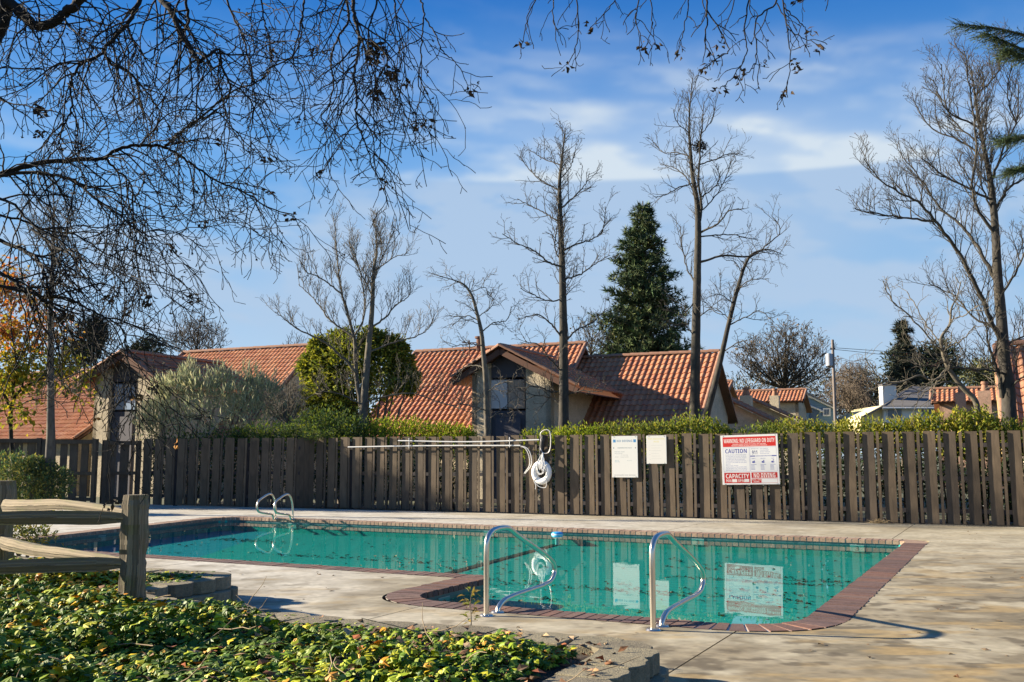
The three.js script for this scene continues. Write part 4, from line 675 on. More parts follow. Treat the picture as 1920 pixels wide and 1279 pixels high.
{
  const t = thing('blue_house', 'dark blue clapboard house with white trim and a small white window by the utility pole', 'house'), z = -78, P = (x, y, o = 0) => at(x, y, z).add(V3(0, 0, o));
  const clap = tex(64, 256, (u, v) => { const k = (v * 16) % 1; const q = 0.85 + 0.15 * vnoise(u * 8, v * 60); return [0.11 * q, 0.2 * q, 0.28 * q].map((c) => c * (k < 0.08 ? 0.7 : 1)); }, true, [0.5, 0.28]);
  part('wall', slab([P(1500, 830), P(1568, 830), P(1568, 768), P(1514, 741), P(1500, 741)], V3(0, 0, -6)), std(0xffffff, { map: clap, roughness: 0.8 }), t);
  const bar = (a, b, r, n, m) => { const g = new GB(); g.tube([P(...a, 0.15), P(...b, 0.15)], () => r, 4); part(n, g.geo(), m, t); };
  part('roof', slab([P(1510, 738, 0.3), P(1570, 766, 0.3), P(1570, 766, -6.4), P(1510, 738, -6.4)], V3(0, 0.1, 0)), std(lin(0.2, 0.2, 0.2)), t);
  bar([1512, 741], [1570, 769], 0.09, 'fascia', M.white); bar([1514, 760], [1542, 771.5], 0.08, 'fascia', M.white); bar([1536, 771.5], [1542, 771.5], 0.08, 'fascia', M.white);
  const win = part('window', slab([P(1542.5, 780.5, 0.1), P(1556.5, 780.5, 0.1), P(1556.5, 765.5, 0.1), P(1542.5, 765.5, 0.1)], V3(0, 0, -0.1)), M.white, t);
  for (const [a, b, c, d] of [[1545, 768, 1549, 778], [1550, 768, 1554, 778]]) part('pane', slab([P(a, d, 0.13), P(b === 768 ? c : c, d, 0.13), P(c, b, 0.13), P(a, b, 0.13)], V3(0, 0, -0.03)), M.glass, win);
  const dr = part('garage_recess', slab([P(1519, 800, 0.06), P(1535, 800, 0.06), P(1535, 772, 0.06), P(1519, 766, 0.06)], V3(0, 0, -0.05)), std(lin(0.06, 0.1, 0.15)), t); void dr;
}
{
  const t = thing('white_house', 'white and pale yellow house with a dark grey roof and a white chimney at right', 'house'), z = -74, P = (x, y, o = 0) => at(x, y, z).add(V3(0, 0, o));
  part('wall', slab([P(1657, 830), P(1765, 830), P(1765, 764), P(1657, 764)], V3(0, 0, -7)), std(lin(0.72, 0.74, 0.74)), t);
  part('yellow_gable', slab([P(1618, 830, -0.4), P(1657, 830, -0.4), P(1657, 760, -0.4), P(1618, 781, -0.4)], V3(0, 0, -6)), std(lin(0.7, 0.62, 0.36)), t);
  const sh = std(lin(0.17, 0.16, 0.155), { map: T.speck, roughness: 0.95 });
  part('roof', slab([P(1650, 765, 0.5), P(1770, 765, 0.5), at(1748, 728, z - 6), at(1712, 727, z - 6)], V3(0, 0.12, 0)), sh, t); part('roof', slab([P(1612, 785, 0.4), P(1655, 763, 0.4), at(1712, 727, z - 6), at(1660, 752, z - 8)], V3(0, 0.12, 0)), sh, t);
  const gu = new GB(); gu.tube([P(1650, 766, 0.55), P(1770, 766, 0.55)], () => 0.09, 4); part('gutter', gu.geo(), M.white, t);
  const g = new GB(); g.box(at(1664.5, 741, z - 2), V3(0.53, 0, 0), V3(0, 0.78, 0), V3(0, 0, 0.4)); part('chimney', g.geo(), std(lin(0.66, 0.65, 0.6)), t); const g2 = new GB(); g2.box(at(1664.5, 722, z - 2), V3(0.58, 0, 0), V3(0, 0.05, 0), V3(0, 0, 0.46)); part('chimney_top', g2.geo(), M.trim, t);
  for (const [x0, x1, y0, y1] of [[1663, 1691, 765.5, 785], [1727, 1750, 764, 780]]) { const w = part('window', slab([P(x0, y1, 0.1), P(x1, y1, 0.1), P(x1, y0, 0.1), P(x0, y0, 0.1)], V3(0, 0, -0.1)), M.white, t), m = (x0 + x1) / 2; for (const [a, b] of [[x0 + 1.4, m - 0.8], [m + 0.8, x1 - 1.4]]) part('pane', slab([P(a, y1 - 1.2, 0.12), P(b, y1 - 1.2, 0.12), P(b, y0 + 1.2, 0.12), P(a, y0 + 1.2, 0.12)], V3(0, 0, -0.03)), M.glass, w); }
}
{
  const t = thing('pink_house', 'salmon pink stucco house with tile roof and chimneys left of the big bare tree', 'house'), PR = at(1895, 727, -52), PL = onRidge(PR, 1748), D = HV.clone().addScaledVector(UP, -0.45).normalize();
  rowHouse(t, PL, PR, hitY(PL, D, 752), 0.45, { wall: M.pink, back: 3, te: 0.36 }); chimney(t, 1847, 733, 790, 24, -46, M.pink, true); chimney(t, 1802, 736, 790, 20, -48, M.pink, true);
  const p = at(1858, 757, -45), q = at(1800, 785, -45), r = part('roof', tiles(q.clone(), along(q, p).setY(0).normalize(), 4.5, HV.clone().addScaledVector(UP, -0.4).normalize(), 1.2), M.roofmat, t, 'stuff'); void r;
  part('wall', slab([at(1775, 830, -44), at(1885, 830, -44), at(1885, 768, -44), at(1790, 795, -44)], V3(0, 0, -0.3)), M.pink, t);
}
{ // nearest house at the right edge: its tiles are large enough to tell apart
  const t = thing('tile_house', 'house at the right edge whose orange roof tiles show large behind the big bare tree', 'house'), P = at(1868, 650, -27), D = HV.clone().addScaledVector(UP, -0.84).normalize(), L = 9, S = 4.6;
  const n = HU.clone().cross(D).normalize(); if (n.y < 0) n.negate();
  const roof = part('roof', slab([P.clone(), P.clone().addScaledVector(HU, L), P.clone().addScaledVector(HU, L).addScaledVector(D, S), P.clone().addScaledVector(D, S)], n.clone().multiplyScalar(-0.08)), M.cap, t);
  const tg = []; for (let k = 0; k < 3; k++) { const g = new GB(), K = 8, w = 0.25, l = 0.36, pr = (s) => s < 0.64 ? 0.044 * Math.sin(Math.PI * s / 0.64) : -0.012 * Math.sin(Math.PI * (s - 0.64) / 0.36), q = (i, e, h) => V3(0, 0, 0).addScaledVector(HU, (i / K) * w * 0.99).addScaledVector(D, e ? l : 0).addScaledVector(n, pr(i / K) + (e ? 0.045 : 0.005) + h); for (let i = 0; i < K; i++) { g.quad(q(i, 1, 0), q(i + 1, 1, 0), q(i + 1, 0, 0), q(i, 0, 0)); g.quad(q(i, 1, -0.045), q(i + 1, 1, -0.045), q(i + 1, 1, 0), q(i, 1, 0)); } tg.push(g.geo()); }
  const tm = TILE.map((c) => std(lin(...c.map((x) => x * 1.05)), { roughness: 0.85, map: T.speck, side: THREE.DoubleSide })), pt = (i, j) => P.clone().addScaledVector(HU, i * 0.25 + rr(-0.006, 0.006)).addScaledVector(D, j * 0.33 + rr(-0.01, 0.01)).addScaledVector(n, rr(0, 0.008));
  for (let j = 0; j < 14; j++) for (let i = 0; i < 36; i++) { if (i > 13) continue; const m = part('roof_tile', tg[Math.floor(R() * 3)], tm[Math.floor(R() * tm.length)], roof); m.position.copy(pt(i, j)); }
  const more = part('roof_tiles', tiles(P.clone().addScaledVector(HU, 3.5), HU, L - 3.5, D, S, 0.25, 0.33), M.roofmat, roof, 'stuff'); void more;
  ridgeCaps(roof, P.clone(), P.clone().addScaledVector(HU, 4), 0.13, 0.4); ridgeCaps(roof, P.clone(), P.clone().addScaledVector(D, S), 0.09, 0.36);
  const e = P.clone().addScaledVector(D, S - 0.4), iu = HU.clone().multiplyScalar(0.6);
  part('gable_wall', slab([e.clone().setY(GY).add(iu), e.clone().add(V3(0, -0.15, 0)).add(iu), P.clone().add(V3(0, -0.2, 0)).add(iu), P.clone().add(V3(0, -0.2, 0)).add(iu).addScaledVector(HV, -4).setY(P.y - 3.4), P.clone().setY(GY).add(iu).addScaledVector(HV, -4)], HU.clone().multiplyScalar(0.25)), std(lin(0.62, 0.5, 0.4)), t);
  part('wall', slab([e.clone().setY(GY).add(iu), e.clone().setY(GY).addScaledVector(HU, L), e.clone().add(V3(0, -0.15, 0)).addScaledVector(HU, L), e.clone().add(V3(0, -0.15, 0)).add(iu)], HV.clone().multiplyScalar(-0.25)), M.pink, t);
  part('roof_slope', slab([P.clone(), P.clone().addScaledVector(HV, -4.6).add(V3(0, -3.6, 0)), P.clone().addScaledVector(HU, L).addScaledVector(HV, -4.6).add(V3(0, -3.6, 0)), P.clone().addScaledVector(HU, L)], V3(0, -0.1, 0)), M.cap, t);
  const b = new GB(); b.tube([P.clone().add(V3(0, -0.18, 0)), P.clone().addScaledVector(D, S).add(V3(0, -0.18, 0))], () => 0.1, 4); part('barge_board', b.geo(), std(lin(0.4, 0.28, 0.1)), t);
}
{ // utility pole with its transformer, and the wires
  const z = -70, b = at(1566.5, 795, z), tp = at(1561, 637, z), t = thing('utility_pole', 'tall wooden utility pole with a grey transformer can beside the blue house', 'utility pole'), g = new GB(); b.y = GY;
  g.tube([b, b.clone().lerp(tp, 0.5), tp], (q) => lerp(0.14, 0.1, q), 10, [0.2, 0.17, 0.15]); part('pole', g.geo(), M.dull, t);
  const can = new GB(), c = at(1555, 675, z); can.tube([c.clone().add(V3(0, -0.42, 0)), c.clone().add(V3(0, -0.4, 0)), c.clone().add(V3(0, 0.4, 0)), c.clone().add(V3(0, 0.46, 0))], (q) => q > 0.9 ? 0.16 : 0.24, 14, [0.42, 0.45, 0.48]); part('transformer', can.geo(), M.dull, t);
  const arm = new GB(); arm.tube([at(1557, 654, z), at(1566, 654, z)], () => 0.07, 5, [0.14, 0.12, 0.1]); part('cross_arm', arm.geo(), M.dull, t);
  const w = new GB(); for (const [a, m, e] of [[[1562, 652, z], [1750, 664, -74], [2000, 668, -78]], [[1562, 655, z], [1750, 673, -74], [2000, 680, -78]]]) w.tube(smooth([at(...a), at(...m), at(...e)], 24), () => 0.018, 4, [0.05, 0.05, 0.05]);
  solo('power_line', 'pair of thin power lines running right from the utility pole', 'power line', w.geo(), M.dull);
  const w2 = new GB(); w2.tube(smooth([at(-50, 545, -60), at(150, 588, -58), at(310, 628, -57)], 24), () => 0.02, 4, [0.05, 0.05, 0.05]); w2.tube(smooth([at(-50, 540, -60), at(150, 580, -58), at(330, 626, -57)], 24), () => 0.02, 4, [0.05, 0.05, 0.05]); w2.tube([at(312, 627, -57), at(420, 660, -56)], () => 0.02, 4, [0.05, 0.05, 0.05]);
  solo('power_line', 'thin overhead lines sloping down at left behind the oak branches', 'power line', w2.geo(), M.dull);
}
// ---------------------------------------------------------------- shrubs and hedges
function foliage(gb, c, r, n, l, cols, o = {}) {   // leaves through the outer part of an uneven ellipsoid
  const s0 = rr(0, 99);
  for (let i = 0; i < n; i++) {
    const d = dirs(), bumpy = 0.5 + 0.95 * fbm(d.x * 2.6 + s0, d.y * 2.6 + d.z * 3.1 + s0, 4), q = Math.pow(R(), o.core ?? 0.4) * bumpy, p = V3(c.x + d.x * r[0] * q, c.y + d.y * r[1] * q, c.z + d.z * r[2] * q);
    if (o.minY !== undefined && p.y < o.minY) continue; if (o.keep && !o.keep(p)) continue;
    const dd = d.clone().add(dirs(0.8)).add(V3(0, o.rise ?? 0.25, 0)).normalize(), nn = UP.clone().add(dirs(0.8)).addScaledVector(d, 0.4).normalize();
    gb.leaf(p, dd, nn, l * rr(0.7, 1.35), l * (o.wide ?? 0.5), tint(cols[Math.floor(R() * cols.length)], 0.3));
  }
}
const GREEN = { bright: [[0.28, 0.34, 0.015], [0.36, 0.38, 0.02], [0.18, 0.24, 0.015]], mid: [[0.1, 0.15, 0.015], [0.15, 0.2, 0.02], [0.2, 0.24, 0.025]], dark: [[0.025, 0.055, 0.02], [0.04, 0.08, 0.025], [0.055, 0.1, 0.03]], yel: [[0.24, 0.28, 0.02], [0.36, 0.34, 0.025], [0.15, 0.2, 0.018], [0.42, 0.38, 0.05]] };
function hedge(label, tops, cols, o = {}) {
  const back = o.back ?? 0.95, off = o.line ? null : -back, first = onFence(tops[0][0], tops[0][1], off), t = thing(o.name || 'hedge', label, 'hedge', first.clone().setY(0)), gb = new GB(), st = new GB();
  for (const [x, y, w] of tops) {
    const p = onFence(x, y, off), r = (w || 22) / F * -p.z * 1.05, h = Math.max(0.4, (p.y - 1.7) * 0.66), c = p.clone().setY(p.y - h * (o.sink ?? 1.0)).sub(t.position);
    foliage(gb, c, [r, h, r * 0.9], o.n || 420, o.leaf || 0.09, cols, { wide: 0.45, rise: 0.5 });
    foliage(gb, c.clone().setY(1.0), [r * 1.2, 1.05, 0.42], 300, 0.1, GREEN.dark, { core: 0.8 });
    for (let k = 0; k < 2; k++) st.tube([c.clone().add(V3(rr(-0.2, 0.2), 0, 0)).setY(-0.15), c.clone().add(V3(rr(-0.2, 0.2), 0, rr(-0.1, 0.1)))], (q) => lerp(0.025, 0.012, q), 5, [0.14, 0.11, 0.08]);
  }
  part('foliage', gb.geo(), M.leaf, t); part('stems', st.geo(), M.dull, t); return t;
}
R = mulberry(55);
hedge('low bright yellow green hedge above the fence beside the skimmer net', [[990, 806, 14], [1008, 803], [1030, 803], [1052, 801], [1074, 797], [1094, 794], [1112, 794]], GREEN.bright, { n: 520 });
hedge('green hedge above the fence directly behind the two white signs', [[1128, 792], [1148, 789], [1168, 787, 24], [1190, 788], [1208, 787], [1225, 784], [1244, 788], [1262, 790]], GREEN.yel.concat(GREEN.mid), { n: 480 });
hedge('mounded green hedge above the fence below the tallest bare trunk', [[1272, 779, 24], [1290, 774, 26], [1310, 775, 26], [1328, 781], [1344, 788], [1358, 796, 16]], GREEN.mid.concat(GREEN.yel), { n: 560 });
hedge('dark low stretch of hedge above the red and white warning sign', [[1374, 801], [1394, 800], [1414, 797], [1434, 794], [1452, 790]], GREEN.mid, { n: 420 });
hedge('leafy yellow green hedge right of the warning sign', [[1470, 784], [1490, 779, 26], [1512, 781, 24], [1532, 788], [1552, 793], [1570, 792]], GREEN.yel, { n: 520, leaf: 0.085 });
hedge('loose yellow green shrub over the fence in front of the white house', [[1588, 784], [1606, 781, 24], [1628, 782, 24], [1650, 786], [1668, 789], [1686, 780, 24], [1702, 784]], GREEN.yel.concat([[0.3, 0.3, 0.04]]), { n: 520, leaf: 0.09 });
hedge('tall yellow green shrub over the fence in front of the pink house', [[1722, 776, 24], [1744, 774, 28], [1768, 772, 28], [1792, 770, 26], [1808, 763, 26], [1834, 766, 26], [1852, 770, 22]], GREEN.yel, { n: 640, leaf: 0.1 });
hedge('green shrub over the fence at the foot of the big bare tree at right', [[1866, 783], [1886, 781, 24], [1904, 788], [1924, 790], [1946, 788], [1970, 786]], GREEN.mid.concat(GREEN.yel), { n: 480, leaf: 0.085 });
hedge('clipped bright green hedge above the fence over the left ends of the poles', [[694, 796], [712, 789, 24], [734, 786, 24], [756, 785, 24], [778, 789, 24], [800, 793], [822, 795], [844, 797], [864, 800], [880, 804, 14]], GREEN.bright, { n: 720, sink: 0.85 });
hedge('dark green shrub spilling over the fence left of the bright hedge', [[452, 806, 18], [474, 799, 24], [498, 796, 26], [524, 797, 26], [550, 795, 26], [560, 784, 30], [584, 774, 30], [604, 766, 30], [626, 766, 30], [650, 771, 30], [674, 780, 28], [612, 782, 34], [650, 788, 34]], GREEN.mid.concat(GREEN.dark), { n: 760, leaf: 0.09, back: 0.6, sink: 0.85 });
hedge('thin green creeper along the top of the shaded fence at left', [[290, 816, 18], [316, 812], [342, 808], [366, 806], [392, 803], [418, 803], [440, 804]], GREEN.mid.concat(GREEN.dark), { n: 330, back: 0.5 });
{ // shoots that grow out over or through the fence
  const shoot = (label, x, y, w, h, n, cols, l = 0.07) => { const p = onFence(x, y, 0.07), t = thing('shoot', label, 'shoot', p), gb = new GB(), st = new GB(), s = -p.z / F; foliage(gb, V3(0, 0, 0), [w * s, h * s, 0.06], n, l, cols, { core: 0.7 }); st.tube([V3(0, -h * s * 0.8, -0.12), V3(0.01, 0, 0), V3(0.02, h * s * 0.8, 0.02)], () => 0.006, 5, [0.12, 0.1, 0.06]); part('stem', st.geo(), M.dull, t); part('leaves', gb.geo(), M.leaf, t); };
  shoot('dark shrub shoot hanging over the fence top left of the corner', 490, 829, 26, 12, 260, GREEN.dark.concat(GREEN.mid));
  shoot('dark leafy spray over the fence top right of the corner', 600, 818, 40, 9, 300, GREEN.dark.concat(GREEN.mid));
  shoot('yellowish leaf cluster on the fence just left of the corner', 541, 851, 9, 9, 60, [[0.25, 0.22, 0.02], [0.3, 0.26, 0.04]]);
  shoot('small green shoot on the fence above the pool ladder', 500, 906, 9, 6, 46, GREEN.dark);
  shoot('faint green shoot low on the shaded fence left of the ladder', 440, 921, 9, 8, 40, GREEN.dark);
  shoot('little green shoot between the fence boards right of the faded sign', 1270, 849, 4, 11, 34, GREEN.bright);
  shoot('small shoot on the shaded fence below the creeper', 362, 841, 9, 5, 40, GREEN.mid);
  R = mulberry(77); const pale = new GB();
  for (let k = 0; k < 230; k++) { const x = rr(600, 1910), y = rr(845, 962), p = onFence(x, y, -rr(0.25, 0.7)), d = dirs(), w = R() < 0.12; pale.leaf(p, d, dirs(), rr(0.05, 0.11), 0.06, w ? [0.5, 0.52, 0.55] : tint([0.2, 0.18, 0.1], 0.5)); }
  tag(solo('ground_litter', '', '', pale.geo(), M.dull), 'pale dead leaves and scraps caught in the hedge behind the fence boards', 'leaf litter', null, 'stuff');
  const gr = new GB(), b = onFence(1650, 977, 0.12); for (let k = 0; k < 60; k++) { const p = b.clone().addScaledVector(FD, rr(-0.35, 0.35) * R()).setY(0.005), d = V3(rr(-1, 1), rr(0.15, 0.9), rr(-1, 1)).normalize(); gr.tube([p, p.clone().addScaledVector(d, 0.1), p.clone().addScaledVector(d, rr(0.14, 0.22)).add(V3(0, -0.05, 0))], (q) => lerp(0.005, 0.002, q), 3, [0.4, 0.3, 0.16]); }
  solo('dry_grass', 'tuft of dry straw coloured grass at the foot of the fence right of the warning sign', 'grass tuft', gr.geo(), M.dull);
}
function shrub(name, label, cat, blobs, o) {   // blobs: photograph x, y, half width, half height in pixels at depth z
  const z = o.z, t = thing(name, label, cat, at(blobs[0][0], 858, z).setY(GY)), gb = new GB(), st = new GB();
  for (const [x, y, w, h, dz] of blobs) { const p = at(x, y, z + (dz || 0)), s = -p.z / F, c = p.sub(t.position); foliage(gb, c, [w * s, h * s, (o.deep ?? 1) * w * s], Math.round((o.n || 700)), o.leaf, o.cols, { wide: o.wide ?? 0.5, core: o.core ?? 0.45, rise: o.rise ?? 0.25, minY: 0 }); if (!o.nostem) { const q = V3(c.x * 0.3, 0, c.z * 0.3); st.tube([q, q.clone().lerp(c, 0.5).add(dirs(0.1)), c], (k) => lerp(o.sr || 0.06, 0.012, k), 6, o.scol || [0.16, 0.13, 0.1]); } }
  part('foliage', gb.geo(), o.mat || M.leaf, t); if (!o.nostem) part('stems', st.geo(), M.dull, t); return t;
}
shrub('bush', 'rounded leafy green bush in front of the far left fence and gate', 'bush', [[60, 900, 56, 44], [20, 885, 50, 40], [100, 905, 34, 36], [40, 940, 70, 30], [70, 875, 30, 18]], { z: -26, n: 1500, leaf: 0.1, cols: [[0.05, 0.1, 0.035], [0.08, 0.14, 0.05], [0.15, 0.18, 0.04], [0.3, 0.28, 0.06]], wide: 0.42 });
shrub('bush', 'small sparse bush of yellow green leaves between the rails of the split rail fence', 'bush', [[60, 1010, 46, 24], [20, 1000, 40, 30]], { z: -12.3, n: 380, leaf: 0.06, cols: [[0.12, 0.15, 0.03], [0.2, 0.18, 0.04]] }); 
shrub('olive_shrub', 'wide grey green willowy shrub behind the fence left of the round evergreen', 'shrub', [[340, 772, 52, 44], [400, 764, 60, 44], [300, 788, 42, 34], [450, 752, 54, 50], [380, 730, 60, 32], [480, 770, 60, 46], [420, 800, 110, 34], [540, 785, 36, 40], [330, 725, 34, 26], [300, 740, 22, 40], [355, 712, 22, 40], [415, 716, 26, 34], [470, 722, 26, 40], [505, 740, 30, 40], [280, 790, 26, 40]], { z: -33, n: 360, leaf: 0.27, wide: 0.15, rise: 1.5, cols: [[0.38, 0.4, 0.22], [0.46, 0.46, 0.27], [0.27, 0.29, 0.16], [0.5, 0.49, 0.29]], core: 0.55 });
shrub('evergreen_tree', 'round yellow green broadleaf evergreen tree behind the many stemmed bare tree', 'tree', [[668, 705, 98, 78], [620, 740, 58, 60], [720, 690, 56, 62], [660, 660, 66, 42], [612, 700, 46, 46], [750, 690, 26, 44], [640, 780, 60, 40], [590, 770, 30, 34], [582, 690, 22, 26], [640, 640, 24, 22], [700, 640, 26, 24], [742, 655, 22, 22], [768, 712, 18, 26], [600, 655, 20, 22]], { z: -35, n: 2000, leaf: 0.16, cols: [[0.16, 0.19, 0.015], [0.24, 0.26, 0.02], [0.34, 0.34, 0.03], [0.08, 0.11, 0.015]], sr: 0.1 });
shrub('thicket', 'brown and grey bushy growth below the big far bare tree', 'thicket', [[1400, 735, 60, 34], [1470, 730, 70, 36], [1540, 735, 50, 46], [1580, 745, 50, 40]], { z: -96, n: 900, leaf: 0.45, wide: 0.25, cols: [[0.1, 0.085, 0.05], [0.14, 0.11, 0.07], [0.08, 0.085, 0.04]], mat: M.dull, nostem: true });
shrub('thicket', 'dull green and brown trees on the slope left of the white house', 'thicket', [[1620, 735, 34, 44], [1640, 745, 40, 34], [1606, 760, 40, 30]], { z: -100, n: 1000, leaf: 0.5, wide: 0.3, cols: [[0.08, 0.085, 0.04], [0.12, 0.1, 0.06], [0.06, 0.07, 0.035]], mat: M.dull, nostem: true });
shrub('broad_tree', 'dark bushy green tree behind the small conifer at right', 'tree', [[1690, 690, 32, 46], [1738, 690, 44, 44], [1764, 676, 38, 36], [1720, 715, 60, 34]], { z: -98, n: 1600, leaf: 0.5, wide: 0.35, cols: [[0.045, 0.06, 0.03], [0.07, 0.08, 0.035], [0.035, 0.045, 0.025]], mat: M.dull, sr: 0.2 });
shrub('broad_tree', 'olive green tree mass behind the roof of the pink house', 'tree', [[1800, 712, 60, 26], [1850, 702, 42, 30], [1880, 715, 40, 30]], { z: -104, n: 1300, leaf: 0.5, wide: 0.35, cols: [[0.11, 0.12, 0.045], [0.15, 0.15, 0.06], [0.08, 0.085, 0.035]], mat: M.dull, sr: 0.2 });
shrub('broad_tree', 'dark green tree at left above the gabled bay with the blue grey window', 'tree', [[278, 655, 30, 26], [258, 668, 24, 22]], { z: -70, n: 1400, leaf: 0.3, wide: 0.3, cols: [[0.04, 0.055, 0.025], [0.06, 0.07, 0.03]], mat: M.dull, sr: 0.15 });
shrub('broad_tree', 'dark evergreen at left behind the orange leaved tree', 'tree', [[166, 640, 34, 46], [150, 665, 40, 34], [182, 625, 18, 34]], { z: -62, n: 1700, leaf: 0.28, wide: 0.3, cols: [[0.025, 0.04, 0.03], [0.04, 0.05, 0.03]], mat: M.dull, sr: 0.15 });

// ---------------------------------------------------------------- conifers
function conifer(name, label, x, yTop, yBot, half, z, cols, o = {}) {
  const base = at(x, 858, z).setY(GY), t = thing(name, label, 'conifer', base), top = at(x, yTop, z).y - base.y, bot = at(x, yBot, z).y - base.y, s = -z / F, gb = new GB(), tr = new GB(), lm = new GB();
  tr.tube([V3(0, 0, 0), V3(0.1, top * 0.5, 0), V3(0, top, 0)], (q) => lerp(o.r || 0.35, 0.03, q), 9, [0.09, 0.07, 0.055]);
  const n = o.n || 330, per = 8, rows = Math.round(n / per); let lean = 0;
  for (let k = 0; k < rows * per; k++) {
    if (k % per === 0) lean = rr(0.74, 1.1);
    const q = clamp(Math.pow((Math.floor(k / per) + rr(0.2, 0.8)) / rows, 0.85), 0, 1), y = lerp(top - 0.2, Math.max(0.6, bot - 1.2), q), reach = half(q) * s * lean * (R() < 0.16 ? rr(1.02, 1.22) : rr(0.6, 1.04)), a = rr(0, 6.283), d = V3(Math.cos(a), 0, Math.sin(a)), rise = o.rise ?? 0.25;
    const P = [V3(0, y, 0), d.clone().multiplyScalar(reach * 0.5).setY(y - reach * 0.06), d.clone().multiplyScalar(reach).setY(y + reach * rise * 0.4)];
    lm.tube(P, (w) => lerp(0.045, 0.012, w), 3, [0.1, 0.08, 0.06]);
    const cl = Math.max(3, Math.round(reach * (o.dense || 5.5)));
    for (let i = 0; i < cl; i++) {
      const w = Math.pow(rr(0.05, 1), 0.6), p = w < 0.5 ? P[0].clone().lerp(P[1], w * 2) : P[1].clone().lerp(P[2], w * 2 - 1); p.add(V3(rr(-1, 1), rr(-0.5, 0.5), rr(-1, 1)).multiplyScalar(0.28 * (o.fat || 1) * Math.min(1, 0.4 + reach * 0.2)));
      const c = tint(cols[Math.floor(R() * cols.length)], 0.35);
      for (let m = 0; m < 9; m++) { const e = d.clone().multiplyScalar(0.7).add(dirs(0.9)).add(V3(0, 0.35, 0)).normalize(), l = (o.leaf || 0.34) * rr(0.6, 1.2), sd = e.clone().cross(dirs()).normalize().multiplyScalar(l * 0.09); gb.tri(p.clone().sub(sd), p.clone().add(sd), p.clone().addScaledVector(e, l), c); }
    }
  }
  part('trunk', tr.geo(), M.dull, t); part('limbs', lm.geo(), M.dull, t); part('crown', gb.geo(), M.dull, t); return t;
}
R = mulberry(61);
conifer('conifer_tree', 'tall dense dark green conifer behind the tiled roof right of the middle', 1213, 377, 664, (q) => lerp(4, 94, Math.pow(q, 0.58)) * (1 - 0.1 * sstep(q, 0.86, 1)), -52, [[0.045, 0.08, 0.03], [0.07, 0.105, 0.035], [0.11, 0.14, 0.045], [0.03, 0.055, 0.026]], { n: 470, dense: 8.5, fat: 1.25 });
conifer('conifer_tree', 'small dark pointed conifer behind the white house at right', 1704, 600, 735, (q) => lerp(5, 36, Math.pow(q, 0.8)) + 5 * Math.sin(q * 20), -88, [[0.02, 0.032, 0.022], [0.035, 0.045, 0.025], [0.05, 0.05, 0.03]], { n: 300, leaf: 0.55, fat: 1.4, dense: 4 });
{ // cedar sprays reaching in at the upper right corner
  R = mulberry(88);
  const t = thing('cedar_tree', 'green cedar sprays reaching into the upper right corner from a tree outside the picture', 'conifer', V3(6.4, GY, -7)), tr = new GB(), nd = new GB(), O = t.position;
  tr.tube([V3(0, 0, 0), V3(0.05, 3, 0), V3(0, 7, 0)], (q) => lerp(0.2, 0.1, q), 9, [0.2, 0.15, 0.11]);
  for (const [pts, z] of [[[[2060, 60], [1990, 72], [1925, 66], [1865, 52], [1802, 46]], -7], [[[2060, 90], [1985, 100], [1930, 96], [1885, 78], [1850, 62]], -7.1], [[[2040, 110], [1960, 112], [1915, 103], [1890, 92]], -6.9], [[[2050, 240], [1960, 252], [1915, 258], [1884, 263]], -7.1], [[[2050, 300], [1965, 310], [1925, 316], [1898, 322]], -7]]) {
    const C = smooth(pts.map(([x, y]) => at(x, y, z).sub(O)), 40); tr.tube([V3(0, C[0].y - 0.15, 0), C[0], ...C.slice(1)], (q) => lerp(0.02, 0.003, q), 5, [0.2, 0.15, 0.09]);
    for (let i = 2; i < C.length; i++) for (let k = 0; k < 9; k++) { const d = along(C[i - 1], C[i]), q = C[i].clone(), sd = V3(d.x * 0.7, rr(-0.5, 0.15), rr(-0.8, 0.8)).normalize(), L = rr(0.05, 0.17); const e = q.clone().addScaledVector(sd, L); tr.tube([q, e], () => 0.0012, 3, [0.06, 0.08, 0.03]); for (let m = 0; m < 9; m++) { const w = R(), p = q.clone().lerp(e, w), nn = sd.clone().add(dirs(0.9)).normalize(), l = rr(0.012, 0.028), s2 = nn.clone().cross(dirs()).normalize().multiplyScalar(0.0022); nd.tri(p.clone().sub(s2), p.clone().add(s2), p.clone().addScaledVector(nn, l), tint([0.05, 0.085, 0.03], 0.3)); } }
  }
  part('branches', tr.geo(), M.dull, t); part('needles', nd.geo(), M.dull, t);
}

